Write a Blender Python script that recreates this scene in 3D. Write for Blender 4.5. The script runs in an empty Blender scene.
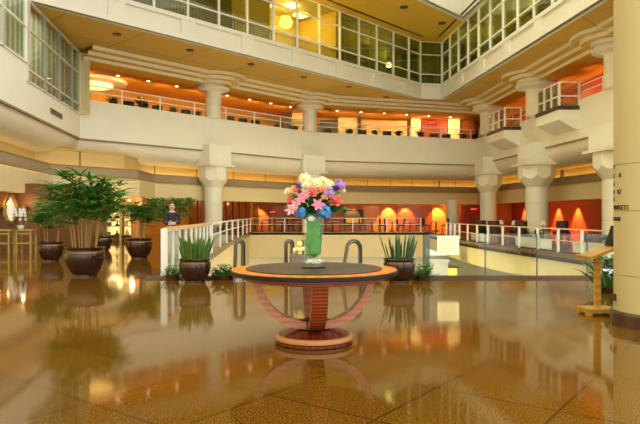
import bpy, bmesh, math, random
from mathutils import Vector, Matrix
random.seed(7)
PI = math.pi
S = bpy.context.scene
COL = S.collection
F, H0, CH = 600.0, 214.0, 1.33          # focal length in pixels, horizon row, camera height


def P(px, py, d):
    return ((px - 320) / F * d, d, CH + (H0 - py) / F * d)


ORD = ['first', 'second', 'third', 'fourth', 'fifth', 'sixth', 'seventh', 'eighth', 'ninth', 'tenth', 'eleventh',
       'twelfth', 'thirteenth', 'fourteenth', 'fifteenth', 'sixteenth', 'seventeenth', 'eighteenth']

# ------------------------------------------------------------------ materials
MATS = {}


def mat(name, col, rough=0.6, metal=0.0, var=0.12, scale=6.0, emit=0.0, spec=0.5, bump=0.0, coat=0.0, ecol=None):
    if name in MATS:
        return MATS[name]
    m = bpy.data.materials.new(name)
    m.use_nodes = True
    nt = m.node_tree
    b = nt.nodes['Principled BSDF']
    tc = nt.nodes.new('ShaderNodeTexCoord')
    n = nt.nodes.new('ShaderNodeTexNoise')
    n.inputs['Scale'].default_value = scale
    n.inputs['Detail'].default_value = 4
    nt.links.new(tc.outputs['Object'], n.inputs['Vector'])
    mx = nt.nodes.new('ShaderNodeMix')
    mx.data_type = 'RGBA'
    mx.inputs[6].default_value = (*[max(0, c * (1 - var)) for c in col], 1)
    mx.inputs[7].default_value = (*[min(1, c * (1 + var)) for c in col], 1)
    nt.links.new(n.outputs['Fac'], mx.inputs[0])
    nt.links.new(mx.outputs[2], b.inputs['Base Color'])
    b.inputs['Roughness'].default_value = rough
    b.inputs['Metallic'].default_value = metal
    b.inputs['Specular IOR Level'].default_value = spec
    b.inputs['Coat Weight'].default_value = coat
    if emit:
        b.inputs['Emission Strength'].default_value = emit
        b.inputs['Emission Color'].default_value = (*(ecol or col), 1)
    if bump:
        bp = nt.nodes.new('ShaderNodeBump')
        bp.inputs['Strength'].default_value = bump
        nt.links.new(n.outputs['Fac'], bp.inputs['Height'])
        nt.links.new(bp.outputs[0], b.inputs['Normal'])
    MATS[name] = m
    return m


def glass(name, tint, gloss=0.12, rough=0.02, power=0.5):
    m = bpy.data.materials.new(name)
    m.use_nodes = True
    nt = m.node_tree
    nt.nodes.remove(nt.nodes['Principled BSDF'])
    out = nt.nodes['Material Output']
    t = nt.nodes.new('ShaderNodeBsdfTransparent')
    t.inputs[0].default_value = (*tint, 1)
    g = nt.nodes.new('ShaderNodeBsdfGlossy')
    g.inputs['Roughness'].default_value = rough
    lw = nt.nodes.new('ShaderNodeFresnel')
    lw.inputs[0].default_value = 1.45
    ad = nt.nodes.new('ShaderNodeMath')
    ad.operation = 'MULTIPLY_ADD'
    ad.inputs[1].default_value = power
    ad.inputs[2].default_value = gloss
    ad.use_clamp = True
    nt.links.new(lw.outputs[0], ad.inputs[0])
    mx = nt.nodes.new('ShaderNodeMixShader')
    nt.links.new(ad.outputs[0], mx.inputs[0])
    nt.links.new(t.outputs[0], mx.inputs[1])
    nt.links.new(g.outputs[0], mx.inputs[2])
    nt.links.new(mx.outputs[0], out.inputs[0])
    MATS[name] = m
    return m


def granite():
    m = bpy.data.materials.new('polished_granite')
    m.use_nodes = True
    nt = m.node_tree
    L = nt.links.new
    b = nt.nodes['Principled BSDF']
    tc = nt.nodes.new('ShaderNodeTexCoord')
    mp = nt.nodes.new('ShaderNodeMapping')
    mp.inputs['Rotation'].default_value = (0, 0, math.radians(37))
    mp.inputs['Location'].default_value = (0.25, 0.3, 0)
    L(tc.outputs['Object'], mp.inputs[0])
    br = nt.nodes.new('ShaderNodeTexBrick')
    br.offset = 0.0
    br.squash = 1.0
    br.inputs['Scale'].default_value = 1.0
    br.inputs['Brick Width'].default_value = 0.9
    br.inputs['Row Height'].default_value = 0.9
    br.inputs['Mortar Size'].default_value = 0.010
    br.inputs['Mortar Smooth'].default_value = 0.2
    br.inputs['Bias'].default_value = 0.0
    br.inputs['Color1'].default_value = (0.92, 0.92, 0.92, 1)
    br.inputs['Color2'].default_value = (1.08, 1.08, 1.08, 1)
    br.inputs['Mortar'].default_value = (0.42, 0.42, 0.42, 1)
    L(mp.outputs[0], br.inputs['Vector'])
    n1 = nt.nodes.new('ShaderNodeTexNoise')
    n1.inputs['Scale'].default_value = 75
    n1.inputs['Detail'].default_value = 3
    n1.inputs['Roughness'].default_value = 0.8
    L(tc.outputs['Object'], n1.inputs['Vector'])
    cr = nt.nodes.new('ShaderNodeValToRGB')
    cr.color_ramp.elements[0].position = 0.42
    cr.color_ramp.elements[0].color = (0.030, 0.013, 0.003, 1)
    cr.color_ramp.elements[1].position = 0.62
    cr.color_ramp.elements[1].color = (0.30, 0.132, 0.008, 1)
    L(n1.outputs['Fac'], cr.inputs[0])
    mu = nt.nodes.new('ShaderNodeMix')
    mu.data_type = 'RGBA'
    mu.blend_type = 'MULTIPLY'
    mu.inputs[0].default_value = 1.0
    L(cr.outputs[0], mu.inputs[6])
    L(br.outputs['Color'], mu.inputs[7])
    L(mu.outputs[2], b.inputs['Base Color'])
    b.inputs['Roughness'].default_value = 0.065
    b.inputs['IOR'].default_value = 1.58
    b.inputs['Specular Tint'].default_value = (1.0, 0.80, 0.48, 1)
    MATS['granite'] = m
    return m


def stripes(name, c1, c2, scale, rough=0.35, axis='Z', distort=1.5, coat=0.3):
    m = bpy.data.materials.new(name)
    m.use_nodes = True
    nt = m.node_tree
    L = nt.links.new
    b = nt.nodes['Principled BSDF']
    tc = nt.nodes.new('ShaderNodeTexCoord')
    w = nt.nodes.new('ShaderNodeTexWave')
    w.bands_direction = axis
    w.inputs['Scale'].default_value = scale
    w.inputs['Distortion'].default_value = distort
    w.inputs['Detail'].default_value = 3
    L(tc.outputs['Object'], w.inputs['Vector'])
    mx = nt.nodes.new('ShaderNodeMix')
    mx.data_type = 'RGBA'
    mx.inputs[6].default_value = (*c1, 1)
    mx.inputs[7].default_value = (*c2, 1)
    L(w.outputs['Fac'], mx.inputs[0])
    L(mx.outputs[2], b.inputs['Base Color'])
    b.inputs['Roughness'].default_value = rough
    b.inputs['Coat Weight'].default_value = coat
    b.inputs['Specular IOR Level'].default_value = 0.3
    b.inputs['Coat Roughness'].default_value = 0.1
    MATS[name] = m
    return m


def panelled(name, col, joint, bw, bh, rough=0.6, rot=0.0, var=0.05):
    """painted panels with thin dark joints (brick texture without offset), object XY"""
    m = bpy.data.materials.new(name)
    m.use_nodes = True
    nt = m.node_tree
    L = nt.links.new
    b = nt.nodes['Principled BSDF']
    tc = nt.nodes.new('ShaderNodeTexCoord')
    mp = nt.nodes.new('ShaderNodeMapping')
    mp.inputs['Rotation'].default_value = (0, 0, rot)
    L(tc.outputs['Object'], mp.inputs[0])
    br = nt.nodes.new('ShaderNodeTexBrick')
    br.offset = 0.0
    br.inputs['Scale'].default_value = 1.0
    br.inputs['Brick Width'].default_value = bw
    br.inputs['Row Height'].default_value = bh
    br.inputs['Mortar Size'].default_value = 0.025
    br.inputs['Color1'].default_value = (*[c * (1 - var) for c in col], 1)
    br.inputs['Color2'].default_value = (*[min(1, c * (1 + var)) for c in col], 1)
    br.inputs['Mortar'].default_value = (*joint, 1)
    L(mp.outputs[0], br.inputs['Vector'])
    L(br.outputs['Color'], b.inputs['Base Color'])
    b.inputs['Roughness'].default_value = rough
    MATS[name] = m
    return m


granite()
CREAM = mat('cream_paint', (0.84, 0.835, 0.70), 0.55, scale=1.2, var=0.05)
CREAMDIM = mat('cream_paint_dimmed', (0.70, 0.68, 0.565), 0.55, scale=1.2, var=0.05)  # same cream paint, darkened to offset strong light on the upper fascias
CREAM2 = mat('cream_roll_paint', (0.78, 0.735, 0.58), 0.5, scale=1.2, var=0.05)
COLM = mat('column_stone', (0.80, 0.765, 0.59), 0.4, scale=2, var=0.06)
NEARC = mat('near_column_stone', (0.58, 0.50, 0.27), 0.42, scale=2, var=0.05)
TAUPE = mat('taupe_band', (0.33, 0.255, 0.155), 0.6, scale=2)
TANW = mat('tan_plaster', (0.74, 0.62, 0.33), 0.55, scale=1.5, var=0.06)
COVE = panelled('cove_panel', (0.62, 0.45, 0.17), (0.16, 0.10, 0.03), 1.9, 50)
SOFF = panelled('soffit_panel', (0.56, 0.355, 0.05), (0.22, 0.13, 0.02), 3.6, 9.0, rot=math.radians(-47))
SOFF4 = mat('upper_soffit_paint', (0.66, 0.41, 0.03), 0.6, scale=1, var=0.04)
ORCEIL = mat('amber_ceiling', (0.66, 0.31, 0.03), 0.6, scale=1.5)
ORWALL = mat('amber_wall', (0.66, 0.30, 0.03), 0.55, scale=2)
REDWALL = mat('red_lacquer_wall', (0.36, 0.045, 0.012), 0.45, scale=2)
RUSTWALL = mat('rust_wall', (0.52, 0.16, 0.035), 0.5, scale=2)
ORWOOD = stripes('amber_veneer', (0.66, 0.26, 0.05), (0.52, 0.18, 0.03), 2.0, axis='X')
REDWOOD = stripes('red_slat_wood', (0.42, 0.10, 0.02), (0.16, 0.03, 0.008), 3.5, axis='X', distort=0.2)
WHITEP = mat('white_powder_coat', (0.85, 0.83, 0.76), 0.35, scale=5, var=0.03)
STEEL = mat('brushed_steel', (0.55, 0.53, 0.48), 0.2, 1.0, scale=30)
BLACKR = mat('black_rubber', (0.012, 0.011, 0.010), 0.3)
DARKB = mat('dark_brown_trim', (0.055, 0.025, 0.012), 0.35)
BROWNST = mat('brown_stone_edge', (0.10, 0.055, 0.03), 0.25, scale=12)
POT = mat('oxblood_glaze', (0.028, 0.008, 0.004), 0.14, scale=9, var=0.5, coat=0.1)
SOIL = mat('soil', (0.03, 0.018, 0.01), 0.9, scale=30, var=0.4)
LEAF = mat('palm_leaf', (0.085, 0.235, 0.03), 0.33, scale=4, var=0.75)
LEAF2 = mat('snake_leaf', (0.06, 0.14, 0.03), 0.35, scale=7, var=0.7)
LEAF3 = mat('fern_leaf', (0.07, 0.22, 0.035), 0.45, scale=5, var=0.5)
LEAFD = mat('dark_leaf', (0.015, 0.045, 0.012), 0.5, scale=5, var=0.5)
CANE = mat('palm_cane', (0.34, 0.20, 0.05), 0.6, scale=12, var=0.3)
GOLD = mat('aged_gold', (0.36, 0.24, 0.05), 0.35, 0.5, scale=8, var=0.2)
BRONZE = mat('bronze_metal', (0.30, 0.21, 0.08), 0.3, 0.8, scale=8)
DARKF = mat('dark_upholstery', (0.02, 0.015, 0.013), 0.6)
BROWNF = mat('brown_upholstery', (0.045, 0.014, 0.008), 0.6)
BLONDE = stripes('blonde_wood', (0.58, 0.34, 0.075), (0.46, 0.25, 0.045), 3, axis='Z', distort=3, coat=0.1)
PALEOAK = mat('pale_handrail_wood', (0.60, 0.36, 0.13), 0.35, scale=4)
TABTOP = stripes('orange_veneer', (0.80, 0.25, 0.008), (0.68, 0.17, 0.006), 2.2, rough=0.45, axis='X', distort=4, coat=0.0)
ZEBRA = stripes('striped_veneer', (0.42, 0.09, 0.022), (0.18, 0.024, 0.006), 9, axis='Z', distort=1.2)
PINKWD = stripes('rose_veneer', (0.60, 0.27, 0.16), (0.50, 0.19, 0.10), 5, axis='Z', distort=2)
DARKRED = stripes('mahogany', (0.20, 0.03, 0.010), (0.11, 0.014, 0.006), 4, axis='X', distort=3)
SLATE = mat('dark_slate_disc', (0.055, 0.038, 0.022), 0.4, scale=25, var=0.3, spec=0.3)
BLACKL = mat('black_lacquer', (0.008, 0.007, 0.006), 0.35, spec=.3)
LAMPW = mat('warm_lamp', (1.0, 0.82, 0.5), emit=7.0)
LAMPY = mat('amber_lamp', (1.0, 0.62, 0.2), emit=2.5)
LAMPO = mat('amber_glow_lens', (1.0, 0.5, 0.1), emit=1.4)
SHELFL = mat('lit_shelf', (1.0, 0.72, 0.25), emit=1.0)
PANELL = mat('backlit_notice', (0.95, 0.86, 0.45), emit=0.55)
REDL = mat('red_exit_glow', (1.0, 0.05, 0.03), emit=2.5)
DAYL = mat('daylight_glow', (0.80, 0.90, 1.0), emit=1.3)
SKIN = mat('skin', (0.62, 0.36, 0.24), 0.5)
HAIR = mat('dark_hair', (0.025, 0.015, 0.01), 0.5)
SHIRT = mat('black_cloth', (0.02, 0.02, 0.024), 0.8, scale=20)
PALECL = mat('pale_cloth', (0.75, 0.74, 0.68), 0.8, scale=20)
GREYG = glass('smoked_glass', (0.78, 0.80, 0.52), 0.03, power=0.4)
PALEG = glass('curtain_glass', (0.92, 0.97, 0.90), 0.02, power=0.22)
CLEARG = glass('clear_glass', (0.90, 0.94, 0.88), 0.02, power=0.5)
BALG = glass('balcony_glass', (0.80, 0.84, 0.66), 0.03, power=0.5)
VASEG = glass('vase_glass', (0.97, 0.99, 0.97), 0.01, power=0.25)
GREENG = glass('green_edge_glass', (0.35, 0.45, 0.36), 0.08)
CURT = stripes('sheer_curtain', (0.86, 0.90, 0.80), (0.36, 0.40, 0.34), 1.6, 0.8, axis='Y', distort=0.6, coat=0)
CURTG = stripes('olive_curtain', (0.62, 0.60, 0.24), (0.48, 0.46, 0.17), 2.6, 0.8, axis='Y', distort=0.5, coat=0)
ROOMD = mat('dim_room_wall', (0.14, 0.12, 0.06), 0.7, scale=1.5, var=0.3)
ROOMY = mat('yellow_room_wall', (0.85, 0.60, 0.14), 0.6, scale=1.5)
GREYBOX = mat('grey_planter', (0.22, 0.19, 0.16), 0.6)
INK = mat('black_ink', (0.01, 0.008, 0.006), 0.4)


def sheer(m, f=0.55):
    """let light through a curtain"""
    nt = m.node_tree
    b = nt.nodes['Principled BSDF']
    t = nt.nodes.new('ShaderNodeBsdfTranslucent')
    nt.links.new(b.inputs['Base Color'].links[0].from_socket, t.inputs[0])
    mx = nt.nodes.new('ShaderNodeMixShader')
    mx.inputs[0].default_value = f
    nt.links.new(b.outputs[0], mx.inputs[1])
    nt.links.new(t.outputs[0], mx.inputs[2])
    nt.links.new(mx.outputs[0], nt.nodes['Material Output'].inputs[0])


sheer(CURT)
sheer(CURTG)


# ------------------------------------------------------------------ mesh builder
class MB:
    def __init__(self):
        self.v, self.f = [], []

    def add(self, vs, fs):
        o = len(self.v)
        self.v += [tuple(p) for p in vs]
        self.f += [tuple(i + o for i in f) for f in fs]
        return self

    def box(self, x0, x1, y0, y1, z0, z1):
        return self.add([(x0, y0, z0), (x1, y0, z0), (x1, y1, z0), (x0, y1, z0), (x0, y0, z1), (x1, y0, z1), (x1, y1, z1), (x0, y1, z1)],
                        [(3, 2, 1, 0), (4, 5, 6, 7), (0, 1, 5, 4), (1, 2, 6, 5), (2, 3, 7, 6), (3, 0, 4, 7)])

    def obox(self, c, sx, sy, z0, z1, rot=0.0):
        ca, sa = math.cos(rot), math.sin(rot)
        q = [(-sx / 2, -sy / 2), (sx / 2, -sy / 2), (sx / 2, sy / 2), (-sx / 2, sy / 2)]
        return self.prism([(c[0] + a * ca - b * sa, c[1] + a * sa + b * ca) for a, b in q], z0, z1)

    def prism(self, poly, z0, z1):
        n = len(poly)
        vs = [(x, y, z0) for x, y in poly] + [(x, y, z1) for x, y in poly]
        fs = [tuple(reversed(range(n))), tuple(range(n, 2 * n))] + [(i, (i + 1) % n, n + (i + 1) % n, n + i) for i in range(n)]
        return self.add(vs, fs)

    def lathe(self, prof, c=(0, 0, 0), seg=32, cap=True):
        vs, fs = [], []
        for r, z in prof:
            for k in range(seg):
                a = 2 * PI * k / seg
                vs.append((c[0] + r * math.cos(a), c[1] + r * math.sin(a), c[2] + z))
        for i in range(len(prof) - 1):
            for k in range(seg):
                k2 = (k + 1) % seg
                fs.append((i * seg + k, i * seg + k2, (i + 1) * seg + k2, (i + 1) * seg + k))
        if cap:
            fs.append(tuple(reversed(range(seg))))
            fs.append(tuple(range((len(prof) - 1) * seg, len(prof) * seg)))
        return self.add(vs, fs)

    def tube(self, pts, r, seg=8, taper=None):
        pts = [Vector(p) for p in pts]
        n = len(pts)
        vs, fs = [], []
        up = Vector((0, 0, 1))
        prev = None
        for i, p in enumerate(pts):
            t = (pts[min(i + 1, n - 1)] - pts[max(i - 1, 0)]).normalized()
            if prev is None:
                a = t.orthogonal().normalized() if abs(t.z) > 0.95 else t.cross(up).normalized()
            else:
                a = (prev - t * prev.dot(t)).normalized()
            prev = a
            b = t.cross(a)
            rr = r if taper is None else r + (taper - r) * i / (n - 1)
            for k in range(seg):
                th = 2 * PI * k / seg
                vs.append(p + a * (rr * math.cos(th)) + b * (rr * math.sin(th)))
        for i in range(n - 1):
            for k in range(seg):
                k2 = (k + 1) % seg
                fs.append((i * seg + k, i * seg + k2, (i + 1) * seg + k2, (i + 1) * seg + k))
        fs.append(tuple(reversed(range(seg))))
        fs.append(tuple(range((n - 1) * seg, n * seg)))
        return self.add(vs, fs)

    def sweep(self, poly, prof, caps=True, close=True):
        """prof = [(offset, z)], offset > 0 lies right of the travel direction"""
        pts = []
        n = len(poly)
        for i in range(n):
            d = []
            if i > 0:
                d.append((Vector(poly[i]) - Vector(poly[i - 1])).normalized())
            if i < n - 1:
                d.append((Vector(poly[i + 1]) - Vector(poly[i])).normalized())
            nn = [Vector((q.y, -q.x)) for q in d]
            m = nn[0] if len(nn) == 1 else (nn[0] + nn[1]) / (1 + nn[0].dot(nn[1]))
            pts.append(m)
        k = len(prof)
        vs = [(poly[i][0] + pts[i].x * o, poly[i][1] + pts[i].y * o, z) for i in range(n) for o, z in prof]
        fs = []
        for i in range(n - 1):
            for j in range(k if close else k - 1):
                j2 = (j + 1) % k
                fs.append((i * k + j, (i + 1) * k + j, (i + 1) * k + j2, i * k + j2))
        if caps and close:
            fs.append(tuple(range(k)))
            fs.append(tuple(reversed(range((n - 1) * k, n * k))))
        return self.add(vs, fs)

    def ball(self, c, r, seg=10, rings=7, sq=(1, 1, 1)):
        prof = []
        vs, fs = [], []
        for i in range(rings + 1):
            a = -PI / 2 + PI * i / rings
            for k in range(seg):
                t = 2 * PI * k / seg
                vs.append((c[0] + sq[0] * r * math.cos(a) * math.cos(t), c[1] + sq[1] * r * math.cos(a) * math.sin(t), c[2] + sq[2] * r * math.sin(a)))
        for i in range(rings):
            for k in range(seg):
                k2 = (k + 1) % seg
                fs.append((i * seg + k, i * seg + k2, (i + 1) * seg + k2, (i + 1) * seg + k))
        return self.add(vs, fs)

    def blade(self, base, d, side, length, width, droop=0.3, n=4, shape=None):
        """a pointed leaf/petal that bends down along its length"""
        base, d, side = Vector(base), Vector(d).normalized(), Vector(side).normalized()
        shape = shape or (lambda t: math.sin(PI * min(1, t * 0.9 + 0.1)) ** 0.8)
        vs, fs = [], []
        p = base.copy()
        for i in range(n + 1):
            t = i / n
            w = width * max(0.03, shape(t)) / 2
            vs += [p - side * w, p + side * w]
            dd = (d + Vector((0, 0, -droop * t * 1.6))).normalized()
            p = p + dd * (length / n)
        for i in range(n):
            fs.append((2 * i, 2 * i + 1, 2 * i + 3, 2 * i + 2))
        return self.add(vs, fs)

    def build(self, name, m, parent=None, smooth=True, clean=False):
        loc = Vector((0, 0, 0))
        if parent is not None:
            q = parent
            while q is not None:
                loc = loc + q.location
                q = q.parent
        me = bpy.data.meshes.new(name)
        vs = [(a - loc.x, b - loc.y, c - loc.z) for a, b, c in self.v]
        me.from_pydata(vs, [], self.f)
        bm = bmesh.new()
        bm.from_mesh(me)
        bmesh.ops.remove_doubles(bm, verts=bm.verts, dist=1e-5)
        if not clean:
            bmesh.ops.recalc_face_normals(bm, faces=bm.faces)
        bm.to_mesh(me)
        bm.free()
        me.materials.append(m)
        if smooth:
            for p in me.polygons:
                p.use_smooth = True
            me.set_sharp_from_angle(angle=math.radians(32))
        o = bpy.data.objects.new(name, me)
        COL.objects.link(o)
        if parent is not None:
            o.parent = parent
        return o

    def thing(self, name, m, label, cat, base=None, group=None, smooth=True):
        """one-mesh top-level thing with its origin at the base"""
        xs = [p[0] for p in self.v]
        ys = [p[1] for p in self.v]
        zs = [p[2] for p in self.v]
        b = base or ((min(xs) + max(xs)) / 2, (min(ys) + max(ys)) / 2, min(zs))
        self.v = [(p[0] - b[0], p[1] - b[1], p[2] - b[2]) for p in self.v]
        o = self.build(name, m, None, smooth)
        o.location = b
        return tag(o, label, cat, group)


def tag(o, label=None, cat=None, group=None, kind=None):
    if label: o['label'] = label
    if cat: o['category'] = cat
    if group: o['group'] = group
    if kind: o['kind'] = kind
    return o


def root(name, loc, label, cat, group=None):
    o = bpy.data.objects.new(name, None)
    o.empty_display_size = 0.2
    o.location = loc
    COL.objects.link(o)
    return tag(o, label, cat, group)


def struct(mb, name, m, label, cat, smooth=True):
    return tag(mb.build(name, m, None, smooth), label, cat, kind='structure')


def kids(o):
    return [c for c in bpy.data.objects if c.parent == o]


def dup(src, loc, rz=0.0, label=None, scale=None, tree=None):
    r = src.copy()
    COL.objects.link(r)
    r.location = loc
    r.rotation_euler = (0, 0, rz)
    if scale: r.scale = (scale, scale, scale)
    if label: r['label'] = label

    def rec(a, b):
        for ch in list(a.children):
            c = ch.copy()
            COL.objects.link(c)
            c.parent = b
            rec(ch, c)
    rec(src, r)
    return r


# ------------------------------------------------------------------ plans (x, y)
L2 = [(-10.2, 17.0), (-12.0, 30.0), (-0.6, 42.2), (12.0, 46.3), (13.3, 27.3), (14.2, 14.0)]
def l3(s): return (-7.2 + 0.683 * s, 27 + 0.731 * s)
def l3r(k): return (8.66 + 0.1 * 1.8 * k, 42.6 - 0.995 * 1.8 * k)
L3 = [l3(-9), l3(20.9), (8.66, 42.6), l3r(15)]
HD = [(-10.3, 15.0), (-11.1, 20.8), (-11.9, 26.5), (-9.2, 30.3), (-9.3, 33.5), (0.3, 46.0), (13.2, 50.3), (15.5, 27.0), (16.6, 14.0)]
L4 = [(-12.0, 15.1), (6.1, 34.1), (8.8, 37.0), (9.1, 34.3), (11.3, 14.0)]

# ------------------------------------------------------------------ floor
EDGE_L = [(-3.3, 12.5), (-3.6, 19.0), (-4.35, 29.0), (-5.0, 43.0)]
EDGE_R = [(9.0, 12.5), (8.4, 19.0), (8.0, 22.5), (7.4, 27.0), (7.2, 31.0), (7.4, 38.0), (7.5, 43.0)]
mb = MB()
def slab(poly): mb.prism(poly, -0.16, 0.0)
slab([(-24, -9), (24, -9), (24, 12.5), (-24, 12.5)])
slab([(-24, 12.5)] + EDGE_L + [(-24, 43)])
slab(EDGE_R + [(24, 43), (24, 12.5)])
slab([(-24, 43), (24, 43), (24, 60), (-24, 60)])
struct(mb, 'floor', MATS['granite'], 'polished brown granite floor of the lobby, laid in diagonal tiles', 'floor', smooth=False)
# curb and slab edges round the opening
mb = MB(); mb.box(-3.6, 9.2, 12.32, 12.52, -0.3, 0.05)
struct(mb, 'trim_1', BROWNST, 'dark stone curb along the near side of the atrium opening', 'curb')
mb = MB(); mb.sweep(list(reversed(EDGE_R)), [(-0.02, 0.02), (-0.02, -0.3), (-0.4, -0.3), (-0.4, 0.02)])
mb.v = [(x, y, z) for x, y, z in mb.v]
struct(mb, 'trim_2', mat('matte_brown_edge', (0.022, 0.010, 0.005), 0.8, spec=.15), 'dark brown slab edge under the right-hand white railing', 'trim')
mb = MB(); mb.sweep(EDGE_L, [(0.02, 0.03), (0.02, -0.22), (-0.25, -0.22), (-0.25, 0.03)])
struct(mb, 'trim_3', BROWNST, 'brown slab edge on the left side of the atrium opening', 'trim')
mb = MB(); mb.sweep(list(reversed(EDGE_R[1:])), [(-0.1, -0.16), (-0.1, -1.05), (-0.25, -1.15), (-0.4, -1.15), (-0.4, -0.16)])
struct(mb, 'wall_lower_right', TANW, 'tan fascia below the right-hand floor edge', 'wall')
mb = MB(); mb.sweep(EDGE_L, [(-0.05, -0.16), (-0.05, -5), (-0.6, -5), (-0.6, -0.16)])
struct(mb, 'wall_lower_left', TANW, 'tan wall dropping into the opening on the left', 'wall')
mb = MB(); mb.box(-5.2, 7.6, 43.0, 43.5, -1.75, 0.02)
for zz in (-0.85,):
    pass
struct(mb, 'wall_lower_back', TANW, 'tan fascia below the far restaurant railing', 'wall')
mb = MB(); mb.box(-5.4, 16, 44.2, 44.5, -5, -1.75)
struct(mb, 'wall_basement_back', CREAM, 'pale wall of the storey below at the far side', 'wall')
mb = MB(); mb.box(-8, 16, 12.5, 44.5, -5.2, -5.0)
struct(mb, 'floor_lower', CREAM, 'pale floor of the storey below, down in the opening', 'floor')
mb = MB(); mb.box(15.0, 15.2, 12.5, 44.3, -5, -0.2)
struct(mb, 'wall_basement_right', CREAM, 'pale wall of the storey below on the right', 'wall')
mb = MB(); mb.box(-3.3, 13, 12.0, 12.3, -5, -0.16)
struct(mb, 'wall_basement_front', TANW, 'wall under the near floor edge, hidden in the opening', 'wall')
# bright lower window on the right (daylight beyond)
wr = root('window_90', (11.2, 26, -4), 'bright daylit window in the storey below, under the right railing', 'window')
wr['kind'] = 'structure'
mb = MB()
for k in range(7):
    mb.box(9.9 + k * 0.75, 9.97 + k * 0.75, 25.9, 26.02, -4, -0.3)
for z in (-0.36, -1.05, -1.9, -4.0):
    mb.box(9.9, 14.5, 25.92, 26.0, z, z + 0.06)
mb.build('frame', WHITEP, wr)
mb = MB(); mb.box(9.95, 14.45, 26.05, 26.1, -3.95, -0.32); mb.build('pane', DAYL, wr)

# ------------------------------------------------------------------ ground storey shell
mb = MB()
mb.sweep(HD, [(0.0, 3.52), (0.0, 3.14), (-0.5, 3.14), (-0.5, 3.3), (-0.9, 3.3), (-0.9, 3.52)])
struct(mb, 'trim_4', TAUPE, 'taupe ledge band running round above the ground floor', 'trim')
mb = MB()
mb.sweep(HD, [(0.02, 3.145), (0.02, 3.085), (-0.2, 3.085), (-0.2, 3.145)])
mb.sweep(HD, [(0.02, 3.56), (0.02, 3.515), (-0.2, 3.515), (-0.2, 3.56)])
struct(mb, 'trim_5', mat('ochre_line', (0.36, 0.20, 0.05), 0.4), 'thin ochre lines edging the ledge band', 'trim')
mb = MB()
mb.sweep(HD, [(-0.02, 3.09), (0.10, 3.0), (0.10, 2.14), (-0.35, 2.14), (-0.35, 3.09)])
struct(mb, 'wall_header', TANW, 'tan header wall above the ground-floor rooms', 'wall')
mb = MB()
mb.sweep(HD, [(-0.75, 3.4), (-0.75, 4.32), (-0.95, 4.32), (-0.95, 3.4)])
struct(mb, 'wall_cove', COVE, 'lit golden cove panels above the ledge band', 'wall')
mb = MB()
mb.sweep(HD, [(-0.3, 2.45), (-9, 2.45), (-9, 2.6), (-0.3, 2.6)])
struct(mb, 'ceiling_lower', ORCEIL, 'amber ceiling of the ground-floor rooms', 'ceiling')
mb = MB()   # cap over the cove
mb.sweep(HD, [(-0.7, 4.30), (-6, 4.30), (-6, 4.36), (-0.7, 4.36)])
struct(mb, 'ceiling_cove', SOFF4, 'tan cap over the cove panels', 'ceiling')
# walls of the ground storey
mb = MB(); mb.prism([(-5.5, 52.0), (17.5, 52.0), (17.5, 52.3), (-5.5, 52.3)], 0, 2.5)
struct(mb, 'wall_back', RUSTWALL, 'rust-coloured back wall of the far restaurant', 'wall')
mb = MB(); mb.prism([(16.6, 52.0), (18.2, 14), (18.5, 14), (17.0, 52.0)], 0, 2.5)
struct(mb, 'wall_right', REDWALL, 'dark red right-hand wall behind the white railing', 'wall')
mb = MB(); mb.prism([(-16.5, 33.0), (-5.3, 47.4), (-5.3, 52.2), (-5.6, 52.2), (-5.6, 47.6), (-16.8, 33.2)], 0, 2.5)
struct(mb, 'wall_left', ORWALL, 'amber left-hand wall behind the palms', 'wall')
mb = MB(); mb.box(-17, -10.75, 23.0, 23.25, 0, 2.5); mb.box(-11.0, -10.75, 23.25, 30, 0, 2.5)
struct(mb, 'wall_alcove', mat('brown_alcove_wall', (0.15, 0.06, 0.02), 0.5, scale=2), 'rust-lit alcove wall behind the gold mirror', 'wall')
# panels on the back wall
def wall_panel(px0, px1, y0, y1, d, name, m, label, cat, th=0.08):
    a, b = P(px0, y1, d), P(px1, y0, d)
    mbx = MB(); mbx.box(a[0], b[0], d, d + th, max(a[2], 0.0), b[2])
    return mbx.thing(name, m, label, cat)
k = 0
for px0, px1, m, lab in [(235, 250, ORWOOD, 'amber veneer wall panel beside the near-left dining tables'),
                         (272, 292, ORWOOD, 'amber veneer wall panel left of the bouquet'),
                         (362, 380, ORWOOD, 'amber veneer wall panel right of the dark artwork'),
                         (381, 396, RUSTWALL, 'rust wall panel lit by a downlight, centre of the far wall'),
                         (397, 431, REDWOOD, 'red slatted wall panel right of centre on the far wall'),
                         (432, 446, ORWOOD, 'amber veneer wall panel beside the far round pillar'),
                         (461, 486, REDWALL, 'deep red wall panel under the red exit glow')]:
    wall_panel(px0, px1, 206, 230, 51.85, 'wall_panel', m, lab, 'wall panel', 0.14)
ap = P(344, 229, 51.6); bp_ = P(363, 210, 51.6)
rt = root('framed_artwork', (ap[0] + .8, 51.6, 0.35), 'wide dark framed artwork on the far restaurant wall', 'artwork')
mb = MB(); mb.box(ap[0], bp_[0], 51.72, 51.8, 0.35, bp_[2]); mb.build('canvas', DARKF, rt)
mb = MB(); mb.box(ap[0] + .1, bp_[0] - .1, 51.69, 51.73, 0.55, 0.95); mb.build('gold_band', GOLD, rt)
mb = MB()
for q in ((ap[0] - .05, ap[0]), (bp_[0], bp_[0] + .05)):
    mb.box(q[0], q[1], 51.68, 51.8, 0.35, bp_[2])
mb.box(ap[0], bp_[0], 51.68, 51.8, bp_[2], bp_[2] + .05); mb.build('frame', DARKB, rt)
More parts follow.
